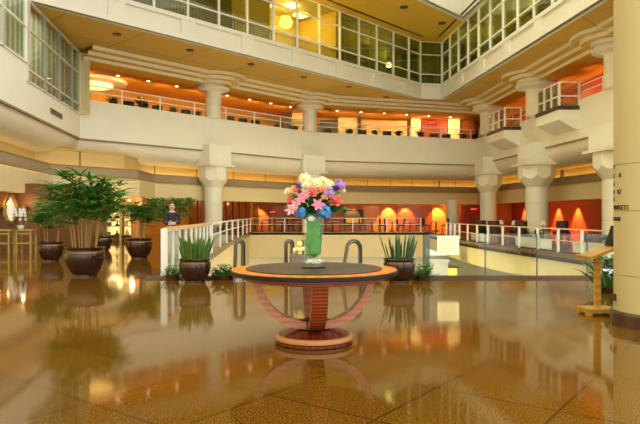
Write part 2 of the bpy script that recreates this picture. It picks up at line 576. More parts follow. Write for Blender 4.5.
# slatted red wall left, pier, shopfront
mb = MB()
for q in range(9):
    x = -9.0 + q * 0.42; y = 42.4 + q * 0.54
    mb.obox((x, y), 0.46, 0.12, 0.0, 2.4, math.radians(52))
mb.thing('slatted_screen', REDWOOD, 'red wooden slatted screen beside the left column', 'screen')
mb = MB(); mb.box(-8.95, -8.45, 28.4, 28.9, 0, 2.14)
mb.thing('wall_pier', ORWOOD, 'glowing amber wood pier behind the rightmost lobby palm', 'pier')
rt = root('shop_display', (-10.6, 30.0, 0), 'lit shop display of shelves behind the lobby palms', 'shelf')
mb = MB(); mb.box(-14.2, -9.2, 30.3, 30.4, 0, 2.14); mb.build('back_panel', mat('shop_back', (0.42, 0.24, 0.05), 0.5, var=0.5, scale=3), rt)
for z in (0.25, 0.7, 1.1, 1.5):
    mb = MB(); mb.box(-14.2, -9.2, 29.95, 30.3, z, z + 0.04); mb.build('shelf', GOLD, rt)
for x in (-14.2, -13.0, -11.9, -10.9, -10.0, -9.25):
    mb = MB(); mb.box(x, x + 0.09, 29.9, 30.0, 0, 2.14); mb.build('post', mat('shop_post', (0.75, 0.55, 0.15), 0.4), rt)
mb = MB(); mb.box(-14.1, -9.3, 30.15, 30.29, 1.95, 2.08); mb.build('light_strip', LAMPY, rt)
mb = MB(); mb.box(-10.75, -10.05, 30.25, 30.3, 0.3, 1.5); mb.box(-9.85, -9.4, 30.25, 30.3, 0.3, 1.6); mb.build('lit_panel', SHELFL, rt)
GOODC = [mat('goods_red', (0.4, 0.05, 0.03)), mat('goods_cream', (0.7, 0.6, 0.4)), mat('goods_dark', (0.03, 0.02, 0.02)), mat('goods_green', (0.1, 0.16, 0.05)), mat('goods_gold', (0.6, 0.4, 0.1))]
gi = 0
for z, sn in ((0.29, 'lowest'), (0.74, 'second'), (1.14, 'third'), (1.54, 'top')):
    for q in range(10):
        x = -13.9 + q * 0.47 + random.uniform(-.05, .05)
        mb = MB()
        if q % 3 == 0:
            mb.lathe([(0.07, 0), (0.1, 0.06), (0.09, 0.16), (0.04, 0.22), (0.05, 0.27)], (x, 30.1, z), 10)
        elif q % 3 == 1:
            mb.box(x - .09, x + .09, 30.02, 30.2, z, z + random.uniform(.14, .26)); mb.box(x - .10, x + .10, 30.01, 30.21, z + .1, z + .12)
        else:
            mb.lathe([(0.1, 0), (0.11, 0.05), (0.04, 0.09), (0.035, 0.2), (0.045, 0.22)], (x, 30.1, z), 10)
        mb.thing(['jar', 'gift_box', 'bottle'][q % 3], GOODC[(gi * 3 + q) % 5],
                 'small %s on the %s shelf of the shop display, %s from the left' % (['round jar', 'gift box', 'squat bottle'][q % 3], sn, ORD[q]),
                 ['jar', 'box', 'bottle'][q % 3], group='goods on the shop shelves')
        gi += 1

# ------------------------------------------------------------------ second storey
N = 12
mb = MB()
mb.sweep(L2[1:], [(0, 7.1), (0, 5.1), (-0.35, 5.1), (-0.35, 7.1)])
mb.sweep(L2[:2], [(0, 6.28), (0, 5.1), (-0.35, 5.1), (-0.35, 6.28)])
mb.sweep([L2[0], (-10.95, 22.4)], [(0, 6.95), (0, 6.2), (-0.35, 6.2), (-0.35, 6.95)])
struct(mb, 'wall_gallery_parapet', CREAM, 'broad cream parapet wall of the second-storey gallery', 'wall')
mb = MB(); mb.sweep(L2, [(0.012, 5.13), (0.012, 5.06), (-0.2, 5.06), (-0.2, 5.13)])  # brown strip colours in the shade of the set-back below the parapet
struct(mb, 'trim_6', mat('shadow_line', (0.30, 0.21, 0.10), 0.6), 'thin brown strip painted as the shadow line under the gallery parapet', 'trim')
prof = [(-0.18 - 1.2 * (1 - math.cos(PI / 2 * i / N)), 5.08 - 1.0 * math.sin(PI / 2 * i / N)) for i in range(N + 1)]
prof = [(-0.12, 5.08)] + [(-1.32 + 1.2 * math.cos(PI / 2 * i / N), 5.0 - 0.92 * math.sin(PI / 2 * i / N)) for i in range(N + 1)] + [(-1.6, 4.08), (-1.6, 5.08)]
mb = MB(); mb.sweep(L2, prof)
struct(mb, 'trim_7', CREAM2, 'rounded cream roll moulding under the gallery parapet', 'moulding')
mb = MB(); mb.sweep(L2, [(-1.4, 4.10), (-4, 4.10), (-4, 4.2), (-1.4, 4.2)])
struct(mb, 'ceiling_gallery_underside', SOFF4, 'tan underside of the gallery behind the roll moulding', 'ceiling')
mb = MB(); mb.sweep(L2, [(-0.3, 6.58), (-7, 6.58), (-7, 6.2), (-0.3, 6.2)])
struct(mb, 'floor_gallery', mat('gallery_carpet', (0.20, 0.07, 0.03), 0.9, scale=10), 'gallery floor behind the cream parapet', 'floor')
BW = [(-16.3, 27.0), (-15.6, 33.2), (-4.0, 46.4), (2.0, 48.2), (14.0, 50.4), (14.75, 31.0), (15.6, 13.0)]
mb = MB(); mb.sweep(BW, [(0, 6.4), (0, 9.05), (-0.3, 9.05), (-0.3, 6.4)])
struct(mb, 'wall_gallery_back', ORWALL, 'amber back wall of the second-storey gallery', 'wall')
mb = MB(); mb.sweep(L2, [(-0.7, 8.985), (-7, 8.985), (-7, 9.1), (-0.7, 9.1)])
struct(mb, 'ceiling_gallery', ORCEIL, 'amber ceiling inside the second-storey gallery', 'ceiling')
und = MB()
for q, (o, za, zb) in enumerate([(1.4, 9.33, 9.5), (0.9, 9.16, 9.33), (0.4, 9.0, 9.16)]):
    mb = MB(); mb.sweep(L2[1:], [(o, zb), (o, za), (o - 0.06, za), (o - 0.06, zb)])
    struct(mb, 'trim_%d' % (8 + q), CREAM2, '%s stepped cream cove moulding at the gallery ceiling' % ['outermost', 'middle', 'innermost'][q], 'moulding')
    und.sweep(L2[1:], [(o - .05, za + .01), (o - .05, za + .04), (o - 1.3, za + .04), (o - 1.3, za + .01)])
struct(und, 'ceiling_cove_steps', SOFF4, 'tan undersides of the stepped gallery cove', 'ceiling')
# soffit below the third storey
soff = [L3[0], L3[1], L3[2], L3[3], (16.0, 13.0), (15.5, 48), (13, 50), (-2, 46), (-16, 32), (-16, 16)]
mb = MB(); mb.add([(x, y, 9.5) for x, y in soff] + [(x, y, 9.56) for x, y in soff],
                  [tuple(range(10)), tuple(range(10, 20))] + [(i, (i + 1) % 10, 10 + (i + 1) % 10, 10 + i) for i in range(10)])
struct(mb, 'ceiling_soffit', SOFF, 'tan panelled soffit below the third storey', 'ceiling', smooth=False)
# right half of the gallery back wall is red; coloured wall sections
def gal_panel(px0, px1, y0, d, m, lab, cat='wall panel', nm='wall_panel'):
    a, b = P(px0, 0, d), P(px1, 0, d)
    z1 = min(P(0, y0, d)[2], 8.98)
    mbx = MB(); mbx.box(a[0], b[0], d, d + 0.2, 6.4, z1)
    return mbx.thing(nm, m, lab, cat)
CREAMLIT = mat('cream_lacquer', (0.80, 0.62, 0.30), 0.5)
gal_panel(320, 338, 120, 47.4, DARKB, 'dark brown wall section on the upper gallery, right of the second column')
gal_panel(338, 357, 116, 47.6, CREAMLIT, 'bright cream lit wall section on the upper gallery')
gal_panel(358, 361, 116, 47.2, DARKB, 'slim dark post beside the big cream panel on the upper gallery', 'post', 'wall_post')
gal_panel(361, 407, 121, 47.9, mat('tan_panel', (0.70, 0.50, 0.22), 0.5), 'wide tan wall panel in the middle of the upper gallery')
gal_panel(411, 421, 116, 48.0, COLM, 'slim cream pier left of the red wall on the upper gallery', 'pier', 'wall_pier')
gal_panel(421.5, 447, 119, 48.5, REDWALL, 'red wall section with exit sign on the upper gallery')
gal_panel(448, 460, 116, 48.3, COLM, 'cream lit pier right of the red wall on the upper gallery', 'pier', 'wall_pier')
gal_panel(461, 474, 119, 49.0, RUSTWALL, 'rust wall section at the right end of the far gallery')
gal_panel(285, 291, 112, 45.2, DARKB, 'dark post left of the second gallery column', 'post', 'wall_post')
gal_panel(292, 304, 112, 45.3, CREAMLIT, 'glowing cream wall section beside the second gallery column')
mb = MB(); mb.prism([(14.55, 31.0), (13.75, 49.5), (13.95, 49.5), (14.7, 31.0), (15.5, 14), (15.3, 14)], 6.4, 8.6)
mb.thing('wall_panel', REDWALL, 'long red wall panel of the right-hand gallery behind the balconies', 'wall panel')
# glazed bay at left (between storeys)
gm = [17.0, 20.0, 22.4, 24.4, 26.4, 28.4, 29.9]
def ab(d): return -10.2 - 0.1385 * (d - 17)
wi = 1
for q in range(len(gm) - 1):
    d0, d1 = gm[q], gm[q + 1]
    zs = 6.95 if q < 2 else 6.28
    rt = root('window_%d' % wi, (ab((d0 + d1) / 2), (d0 + d1) / 2, zs),
              'curtained glazed bay at upper left, %s from the near end' % ORD[q], 'window')
    rt['kind'] = 'structure'; wi += 1
    fm, pm = MB(), MB()
    a, b = (ab(d0), d0), (ab(d1), d1)
    w = 0.17 if q == 1 else 0.06
    for pt, ww in ((a, 0.06), (b, w)):
        fm.obox(pt, 0.14, ww * 2, zs, 9.4, math.radians(7.9))
    for z in ([zs, 8.25, 9.33] if q < 2 else [zs, 6.72, 8.25, 9.33]):
        fm.prism([(a[0] - .05, a[1]), (a[0] + .05, a[1]), (b[0] + .05, b[1]), (b[0] - .05, b[1])], z, z + 0.07)
    fm.build('frame', WHITEP if q < 2 else mat('grey_frame', (0.66, 0.66, 0.56), 0.4), rt)
    pm.prism([(a[0] - .02, a[1]), (a[0], a[1]), (b[0], b[1]), (b[0] - .02, b[1])], zs, 9.4)
    pm.build('pane', PALEG, rt)
    cm = MB()
    n = 16
    for t in range(n):
        u0, u1 = t / n, (t + 1) / n
        o0, o1 = 0.07 * math.sin(t * 2.1), 0.07 * math.sin((t + 1) * 2.1)
        cm.add([(a[0] - .45 + o0, a[1] + (b[1] - a[1]) * u0, zs), (a[0] - .45 + o1, a[1] + (b[1] - a[1]) * u1, zs),
                (a[0] - .45 + o1, a[1] + (b[1] - a[1]) * u1, 9.3), (a[0] - .45 + o0, a[1] + (b[1] - a[1]) * u0, 9.3)], [(0, 1, 2, 3)])
    cm.thing('curtain', CURT, 'pale pleated curtain inside the upper-left glazing, %s from the near end' % ORD[q], 'curtain', group='curtains of the upper-left glazing')
mb = MB(); mb.box(-15, -11.5, 29.9, 30.0, 6.3, 9.4)
struct(mb, 'wall_bay_return', TANW, 'end wall of the upper-left glazed room', 'wall')
# vent in the left parapet
rt = root('vent_grille', (ab(26.0) + .03, 26.0, 5.5), 'dark slotted vent grille in the left parapet wall', 'vent')
mb = MB(); mb.prism([(ab(25.2), 25.2), (ab(25.2) + .03, 25.2), (ab(26.9) + .03, 26.9), (ab(26.9), 26.9)], 5.56, 5.80); mb.build('frame', TAUPE, rt)
for z in (5.6, 5.65, 5.70, 5.75):
    mb = MB(); mb.prism([(ab(25.3) + .02, 25.3), (ab(25.3) + .045, 25.3), (ab(26.8) + .045, 26.8), (ab(26.8) + .02, 26.8)], z, z + .025); mb.build('slat', DARKB, rt)
# glowing round ceiling lamp, left gallery
c = P(88, 71, 33.5)
rt = root('ceiling_lamp', (c[0], 34.5, 8.55), 'large glowing round ceiling lamp in the left gallery', 'lamp')
mb = MB(); mb.lathe([(0.9, 0.0), (1.0, 0.06), (0.95, 0.16), (0.5, 0.2)], (c[0], 34.5, 8.62), 32); mb.build('diffuser', LAMPY, rt)
mb = MB(); mb.lathe([(1.05, 0.05), (1.75, 0.1), (1.8, 0.2), (1.75, 0.3), (1.05, 0.3)], (c[0], 34.5, 8.72), 40); mb.build('ring', CREAM2, rt)

# ------------------------------------------------------------------ columns
def column(c, rl, ru, rot, label, bw, up=True):
    rt = root('column', (c[0], c[1], 0), label, 'column', 'round columns of the atrium')
    mb = MB()
    pr = [(rl * 1.06, 0), (rl * 1.06, 0.12), (rl, 0.13)]
    for z in (1.0, 1.9):
        pr += [(rl, z), (rl - 0.02, z + 0.01), (rl - 0.02, z + 0.03), (rl, z + 0.04)]
    pr += [(rl, 3.3)]
    mb.lathe(pr, (c[0], c[1], 0), 40); mb.build('lower_shaft', COLM, rt)
    ap, nseg = rl * 1.5, 64
    vs = []
    for q in range(nseg):
        th = 2 * PI * q / nseg
        ph = ((th + PI / 8) % (PI / 4)) - PI / 8
        r = ap / math.cos(ph)
        zb = 2.95 + (r - rl) * 1.3
        a = th + rot
        vs.append([(c[0] + rl * math.cos(a), c[1] + rl * math.sin(a), 2.95 - 0.05), (c[0] + r * math.cos(a), c[1] + r * math.sin(a), zb + (r - ap) * 1.4), (c[0] + r * math.cos(a), c[1] + r * math.sin(a), 4.2)])
    mb = MB()
    V = [p for row in vs for p in row]
    Fs = []
    for q in range(nseg):
        q2 = (q + 1) % nseg
        for j in range(2):
            Fs.append((3 * q + j, 3 * q2 + j, 3 * q2 + j + 1, 3 * q + j + 1))
    Fs.append(tuple(3 * q + 2 for q in range(nseg)))
    mb.add(V, Fs); mb.build('capital', COLM, rt)
    mb = MB(); mb.obox(c, ap * 2.3, ap * 2.3, 4.15, 4.28, rot); mb.build('ledge', CREAM2, rt)
    nx, ny = math.cos(rot), math.sin(rot)          # normal towards the atrium
    mb = MB(); mb.obox((c[0] - 0.1 * nx, c[1] - 0.1 * ny), 1.6, bw, 4.27, 5.42, rot); mb.build('block', CREAM, rt)
    mb = MB()
    pr = [(ru, 7.08)]
    for z in (7.7, 8.2):
        pr += [(ru, z), (ru - 0.015, z + 0.01), (ru - 0.015, z + 0.03), (ru, z + 0.04)]
    pr += [(ru, 8.75)]
    mb.lathe(pr, (c[0], c[1], 0), 36); mb.build('upper_shaft', COLM, rt)
    mb = MB(); mb.lathe([(ru * 1.15, 8.6), (ru * 1.2, 8.66), (ru * 1.8, 8.70), (ru * 1.95, 8.76), (ru * 1.95, 8.88), (ru * 1.8, 8.93), (ru * 1.8, 9.0)], (c[0], c[1], 0), 40); mb.build('upper_capital', CREAM2, rt)
    for q, (r, za, zb) in enumerate([(1.1, 8.99, 9.17), (1.55, 9.15, 9.34), (2.0, 9.32, 9.49)]):
        mb = MB(); mb.lathe([(r - 0.05, za), (r, za), (r, zb)], (c[0], c[1], 0), 48, cap=False); mb.build('collar', CREAM2, rt)
        mb = MB(); mb.lathe([(.4, za + .012), (r - .04, za + .012), (r - .04, za + .03), (.4, za + .03)], (c[0], c[1], 0), 48, cap=False); mb.build('collar_underside', SOFF4, rt)
    return rt


RB = math.atan2(-0.683, 0.731)
column((-6.4, 36.0), 0.54, 0.48, RB, 'round cream column left of the bouquet, carrying the left gallery', 1.6)
column((-0.72, 42.15), 0.54, 0.50, math.radians(-62), 'round cream column directly behind the bouquet', 1.7)
column((12.2, 43.5), 0.58, 0.58, PI + 0.068, 'round cream column furthest back on the right, beyond the far balcony', 2.0)
column((12.75, 35.3), 0.65, 0.62, PI + 0.068, 'round cream column between the two right-hand balconies', 2.2)
column((13.55, 27.4), 0.62, 0.55, PI + 0.068, 'round cream column beside the big near column, nearest on the right wing', 2.4)
for x, y, lab in ((-7.3, 47.0 - 0.6, 'short plain pillar just right of the left column, back in the restaurant'), (10.7, 48.6, 'short plain pillar of the far restaurant, right of the notice panel')):
    x = (227 - 320) / 600 * 46.4 if x < 0 else x
    mb = MB(); mb.lathe([(0.5, 0), (0.5, 1.2), (0.48, 1.21), (0.48, 1.24), (0.5, 1.25), (0.5, 2.46)], (x, y, 0), 32)
    mb.thing('pillar', COLM, lab, 'column')

# ------------------------------------------------------------------ gallery rails, balconies
def offset_poly(poly, o):
    m = MB(); m.sweep(poly, [(o, 0)], caps=False, close=False)
    return [(v[0], v[1]) for v in m.v]


def along(poly, step, start=0.0):
    out, carry = [], start
    for a, b in zip(poly, poly[1:]):
        a, b = Vector(a), Vector(b)
        L = (b - a).length
        s = carry
        while s < L:
            out.append(tuple(a + (b - a) * (s / L)))
            s += step
        carry = s - L
    return out


def railing(poly, z0, rails, step, label, pr=0.035, rr=0.03, post_m=WHITEP, rail_m=WHITEP, name='railing', panel=None, ends=True, toprail_m=None, start=0.0):
    c = poly[len(poly) // 2]
    rt = root(name, (poly[0][0], poly[0][1], z0), label, 'railing')
    pts = along(poly, step, start)
    for p in pts:
        mb = MB(); mb.obox(p, pr * 2, pr * 2, z0, z0 + rails[0], 0.3); mb.build('post', post_m, rt)
    for q, h in enumerate(rails):
        mb = MB(); mb.tube([(x, y, z0 + h) for x, y in poly], rr if q else rr * 1.25, 8)
        mb.build('top_rail' if q == 0 else 'mid_rail', (toprail_m or rail_m) if q == 0 else rail_m, rt)
    if panel:
        mb = MB(); mb.sweep(poly, [(0.01, z0 + 0.08), (0.01, z0 + rails[0] - 0.06), (-0.01, z0 + rails[0] - 0.06), (-0.01, z0 + 0.08)])
        mb.build('glass_panel', panel, rt)
    return rt


bcp = offset_poly(L2, -0.18)
railing([tuple(Vector(bcp[1]).lerp(Vector(bcp[2]), 0.01)), bcp[2]], 7.1, (0.78, 0.45), 2.3, 'white railing on the left gallery parapet, from the glazed bay to the bouquet column', panel=CLEARG)
railing([bcp[2], tuple(Vector(bcp[2]).lerp(Vector(bcp[3]), 0.985))], 7.1, (0.74, 0.42), 2.6, 'thin white railing on the far gallery parapet', pr=0.03, rr=0.022, panel=CLEARG)
railing([tuple(Vector(bcp[3]).lerp(Vector(bcp[4]), 0.03)), bcp[4]], 7.1, (0.75, 0.42), 2.2, 'white railing on the right gallery parapet behind the balconies', pr=0.03)


def wx(d): return 12.0 + (46.3 - d) * 1.3 / 19.0


def balcony(d0, d1, label):
    """box balcony on the right wing from depth d0 (near) to d1 (far)"""
    x0a, x0b = wx(d0), wx(d1)
    pj = 1.05
    rt = root('balcony', ((x0a + x0b) / 2, (d0 + d1) / 2, 6.0), label, 'balcony')
    pl = [(x0a + .05, d0), (x0a - pj, d0), (x0b - pj, d1), (x0b + .05, d1)]
    mb = MB(); mb.prism(pl, 6.1, 6.62)
    n = 4
    low = [(x0a + .05, d0 + .1), (x0a - .12, d0 + .1), (x0b - .12, d1 - .1), (x0b + .05, d1 - .1)]
    mb.add([(x, y, 6.1) for x, y in pl] + [(x, y, 5.62) for x, y in low], [(0, 1, 5, 4), (1, 2, 6, 5), (2, 3, 7, 6), (4, 5, 6, 7)])
    mb.build('body', CREAM, rt)
    mb = MB(); mb.prism([(x0a + .05, d0 - .04), (x0a - pj - .05, d0 - .04), (x0b - pj - .05, d1 + .04), (x0b + .05, d1 + .04)], 6.6, 6.80); mb.build('edge_band', DARKB, rt)
    rp = [(x0a, d0 + .05), (x0a - pj + .05, d0 + .05), (x0b - pj + .05, d1 - .05), (x0b, d1 - .05)]
    a, b = Vector(rp[1]), Vector(rp[2])
    for p in [rp[0], rp[1], tuple(a.lerp(b, .33)), tuple(a.lerp(b, .66)), rp[2], rp[3]]:
        mb = MB(); mb.obox(p, 0.11, 0.11, 6.78, 8.02, 0); mb.build('post', WHITEP, rt)
    for z, nm in ((8.0, 'top_rail'), (7.3, 'mid_rail')):
        mb = MB(); mb.tube([(x, y, z) for x, y in rp], 0.045, 8); mb.build(nm, WHITEP, rt)
    mb = MB(); mb.sweep(rp, [(0.01, 6.82), (0.01, 7.94), (-0.01, 7.94), (-0.01, 6.82)]); mb.build('glass_panel', BALG, rt)
    return rt


balcony(30.3, 32.9, 'nearer cream balcony with white glazed railing on the right gallery')
balcony(37.6, 40.6, 'farther cream balcony with white glazed railing on the right gallery')

# ------------------------------------------------------------------ third storey
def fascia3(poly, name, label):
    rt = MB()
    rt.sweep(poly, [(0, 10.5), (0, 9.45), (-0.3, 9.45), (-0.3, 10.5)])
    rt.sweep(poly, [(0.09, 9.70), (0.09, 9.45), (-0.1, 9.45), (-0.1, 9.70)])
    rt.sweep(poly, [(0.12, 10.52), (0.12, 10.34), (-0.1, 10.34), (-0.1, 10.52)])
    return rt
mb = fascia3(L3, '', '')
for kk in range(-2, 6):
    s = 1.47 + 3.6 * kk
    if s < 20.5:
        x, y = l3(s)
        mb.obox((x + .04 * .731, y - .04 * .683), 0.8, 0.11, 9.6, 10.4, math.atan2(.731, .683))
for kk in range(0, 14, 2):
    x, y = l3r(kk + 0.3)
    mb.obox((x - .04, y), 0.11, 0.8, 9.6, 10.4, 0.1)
struct(mb, 'wall_upper_fascia', CREAMDIM, 'cream panelled fascia below the third-storey windows', 'wall')

bays = []
ss = [-5.73, -3.93, -2.13] + [-0.33 + 1.8 * q for q in range(12)] + [20.9]
for q in range(len(ss) - 1):
    bays.append((l3(ss[q]), l3(ss[q + 1]), 'left', q))
bays.append((l3(20.9), (8.66, 42.6), 'corner', 0))
for q in range(14):
    bays.append((l3r(q), l3r(q + 1), 'right', q))
for a, b, wing, q in bays:
    va, vb = Vector(a), Vector(b)
    t = (vb - va).normalized(); nrm = Vector((t.y, -t.x))
    mid = (va + vb) / 2
    lab = {'left': 'tall glazed bay of the third storey, left wing, %s from the left' % ORD[q],
           'corner': 'narrow glazed bay in the far corner of the third storey',
           'right': 'tall glazed bay of the third storey, right wing, %s from the corner' % ORD[q]}[wing]
    rt = root('window_%d' % wi, (mid.x, mid.y, 10.5), lab, 'window'); rt['kind'] = 'structure'; wi += 1
    ang = math.atan2(t.y, t.x)
    L = (vb - va).length
    fm = MB()
    fm.obox(a, 0.08, 0.14, 10.5, 13.55, ang)
    if wing == 'corner':
        fm.obox(b, 0.11, 0.16, 10.5, 13.55, ang)
    for z in (10.5, 11.16, 12.55, 13.46):
        fm.obox(mid, L, 0.10, z, z + 0.06, ang)
    fm.build('frame', WHITEP, rt)
    pm = MB(); pm.obox(mid - nrm * 0.03, L, 0.015, 10.55, 13.5, ang); pm.build('pane', GREYG, rt)
    gm_ = MB()
    nb = max(4, int(L / 0.17))
    for k2 in range(nb):
        p = va.lerp(vb, (k2 + .5) / nb) - nrm * 0.22
        gm_.obox(p, 0.05, 0.03, 10.5, 11.16, ang)
    gm_.obox(mid - nrm * 0.22, L, 0.04, 11.1, 11.16, ang)
    gm_.build('baluster_grille', DARKB, rt)
    # curtains in some bays
    if (wing == 'left' and q in (0, 2, 10, 11, 12)) or wing == 'corner' or (wing == 'right' and q in (0, 2, 3, 5, 6, 8, 9, 11)):
        cm = MB()
        n = 14
        full = 1.0 if wing != 'left' or q in (10, 12) else 0.5
        for k2 in range(n):
            u0, u1 = full * k2 / n, full * (k2 + 1) / n
            o0, o1 = 0.6 + 0.06 * math.sin(k2 * 2.2), 0.6 + 0.06 * math.sin((k2 + 1) * 2.2)
            A, B = va.lerp(vb, u0) - nrm * o0, va.lerp(vb, u1) - nrm * o1
            cm.add([(A.x, A.y, 10.52), (B.x, B.y, 10.52), (B.x, B.y, 13.5), (A.x, A.y, 13.5)], [(0, 1, 2, 3)])
        cm.thing('curtain', CURTG, 'olive curtain inside the third-storey ' + {'left': 'left-wing bay %s from the left' % ORD[q], 'corner': 'corner bay', 'right': 'right-wing bay %s from the corner' % ORD[q]}[wing], 'curtain', group='curtains of the third storey')
# rooms behind the glass
mb = MB(); mb.sweep(L3, [(-3.5, 10.5), (-3.5, 13.6), (-3.7, 13.6), (-3.7, 10.5)])
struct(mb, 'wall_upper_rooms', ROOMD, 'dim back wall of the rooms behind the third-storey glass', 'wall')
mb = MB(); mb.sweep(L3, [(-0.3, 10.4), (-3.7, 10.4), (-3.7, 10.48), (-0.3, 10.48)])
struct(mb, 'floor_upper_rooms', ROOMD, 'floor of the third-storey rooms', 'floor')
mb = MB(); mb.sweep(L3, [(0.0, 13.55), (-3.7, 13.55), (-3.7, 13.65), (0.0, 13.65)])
struct(mb, 'ceiling_upper_rooms', mat('room_ceiling', (0.5, 0.42, 0.2), 0.6), 'ceiling of the third-storey rooms', 'ceiling')
A, B = Vector(l3(6.87)), Vector(l3(12.27))
n3 = Vector((.731, -.683))
mb = MB()
for q in (A, B):
    c = q - n3 * 1.85
    mb.obox(c, 0.08, 3.2, 10.5, 13.54, math.atan2(.731, .683))
c = (A + B) / 2 - n3 * 3.4
mb.obox(c, 5.4, 0.08, 10.5, 13.54, math.atan2(.731, .683))
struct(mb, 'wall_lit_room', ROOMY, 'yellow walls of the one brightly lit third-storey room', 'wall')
rl = (A + B) / 2 - n3 * 1.8
for q, (s, o) in enumerate([(7.6, 1.4), (8.5, 2.6), (9.6, 1.4), (11.2, 2.2)]):
    p = Vector(l3(s)) - n3 * o
    mb = MB(); mb.obox(p, 0.7, 0.7, 13.42, 13.52, math.atan2(.731, .683))
    mb.thing('ceiling_light', LAMPW, 'square ceiling light of the lit upper room, %s from the left' % ORD[q], 'lamp', group='square lights of the lit room')
for q, s in enumerate((3.5, 15.4, 18.6)):
    p = Vector(l3(s)) - n3 * 2.2
    mb = MB(); mb.obox(p, 0.6, 0.2, 13.0, 13.06, math.atan2(.731, .683)); mb.obox(p, 0.03, 0.03, 13.05, 13.55, 0)
    mb.thing('pendant_light', LAMPW, 'small white pendant light in a dark upper room, %s from the left' % ORD[q], 'lamp')
# fourth storey soffit
s4 = [L3[0], L3[1], L3[2], L3[3], L4[4], L4[3], L4[2], L4[1], L4[0]]
n = len(s4)
mb = MB(); mb.add([(x, y, 13.5) for x, y in s4] + [(x, y, 13.6) for x, y in s4], [tuple(range(n)), tuple(range(n, 2 * n))] + [(i, (i + 1) % n, n + (i + 1) % n, n + i) for i in range(n)])
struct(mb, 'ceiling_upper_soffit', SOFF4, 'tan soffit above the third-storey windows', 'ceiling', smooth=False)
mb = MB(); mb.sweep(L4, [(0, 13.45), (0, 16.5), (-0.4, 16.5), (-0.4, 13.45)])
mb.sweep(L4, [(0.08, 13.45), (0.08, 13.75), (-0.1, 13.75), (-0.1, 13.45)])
struct(mb, 'wall_top_fascia', CREAMDIM, 'cream fascia of the topmost storey', 'wall')
mb = MB()
a, b = Vector(l3(3)), Vector(l3(20.0))
mb.obox((a + b) / 2 + n3 * 0.75, (b - a).length, 0.14, 13.47, 13.52, math.atan2(.731, .683))
a, b = Vector(l3r(0.8)), Vector(l3r(12))
mb.obox((a + b) / 2 + Vector((-0.65, -0.06)), 0.12, (b - a).length, 13.47, 13.52, 0.1)
struct(mb, 'trim_11', DARKB, 'dark air slots in the soffit above the third-storey windows', 'trim')
# recessed downlights of the soffits
for q, (px, py) in enumerate([(117, 34), (190, 50), (251, 64), (304, 77), (349, 87), (386, 97)]):
    d = 8.17 * 600 / (214 - py); x = (px - 320) / 600 * d
    mb = MB(); mb.lathe([(0.17, 0), (0.19, 0.0), (0.2, 0.03), (0.2, 0.06)], (x, d, 9.45), 20)
    mb.thing('recessed_downlight', DARKB, 'dark recessed downlight in the soffit under the third storey, %s from the left' % ORD[q], 'downlight', group='dark downlights of the soffit')
for q, (px, py) in enumerate([(404, 7), (442, 23)]):
    d = 12.17 * 600 / (214 - py); x = (px - 320) / 600 * d
    mb = MB(); mb.lathe([(0.22, 0), (0.24, 0.0), (0.25, 0.03), (0.25, 0.06)], (x, d, 13.45), 20)
    mb.thing('recessed_downlight', DARKB, '%s dark downlight in the topmost soffit' % ['left', 'right'][q], 'downlight')

# ------------------------------------------------------------------ ground-level railings
lr = [(-3.3, 12.75), (-3.45, 16.5), (-3.68, 20.3)]
rt = railing(lr, 0.0, (1.0,), 0.8, 'white-posted railing with wooden handrail on the left, by the snake plant', pr=0.034, rr=0.04, toprail_m=PALEOAK, panel=CLEARG, start=0.02)
mb = MB(); mb.box(-3.36, -3.24, 12.66, 12.78, 0, 1.02); mb.build('newel_post', WHITEP, rt)
railing([(-3.72, 20.6), (-4.35, 29.0), (-5.0, 42.9)], 0.0, (1.0, 0.6), 3.2, 'pale railing running on along the far left edge of the opening', pr=0.035, rr=0.025, panel=CLEARG)
railing([(-5.0, 43.15), (7.3, 43.15)], 0.0, (1.03, 0.58), 2.45, 'thin railing in front of the far restaurant tables', pr=0.028, rr=0.016, rail_m=WHITEP)
er = [(7.55, 36.0), (7.25, 31.0), (7.45, 27.0), (8.05, 22.5), (8.45, 19.0), (8.75, 16.0)]
railing(er, 0.0, (0.82, 0.42), 1.5, 'white-posted railing along the right edge of the opening', pr=0.034, rr=0.018, start=0.3, rail_m=mat('tan_rail', (0.50, 0.36, 0.18), .4))

# frameless glass barrier along the near edge
rt = root('glass_barrier', (5.5, 12.42, 0.05), 'frameless glass barrier on the dark curb right of the table', 'railing')
xs_ = [2.25, 3.42, 4.49, 5.53, 6.6, 7.7, 8.8]
for a, b in zip(xs_, xs_[1:]):
    mb = MB(); mb.box(a + .012, b - .012, 12.41, 12.43, 0.05, 0.92); mb.build('glass_panel', CLEARG, rt)
    mb = MB(); mb.box(b - .012, b + .012, 12.405, 12.435, 0.05, 0.92); mb.build('joint', GREENG, rt)
mb = MB(); mb.box(2.15, 2.25, 12.3, 12.55, 0.05, 0.9); mb.build('end_panel', GREENG, rt)
# backlit notice on the barrier
rt = root('notice_panel', (2.63, 12.38, 0.5), 'backlit cream notice panel on the glass barrier right of the potted snake plant', 'sign')
mb = MB(); mb.box(2.42, 2.86, 12.34, 12.38, 0.49, 0.88); mb.build('face', PANELL, rt)
mb = MB()
for z in (0.56, 0.62, 0.68, 0.74, 0.80):
    mb.box(2.48, 2.80, 12.334, 12.341, z, z + 0.012)
mb.build('ruled_lines', mat('pale_line', (0.75, 0.62, 0.25)), rt)
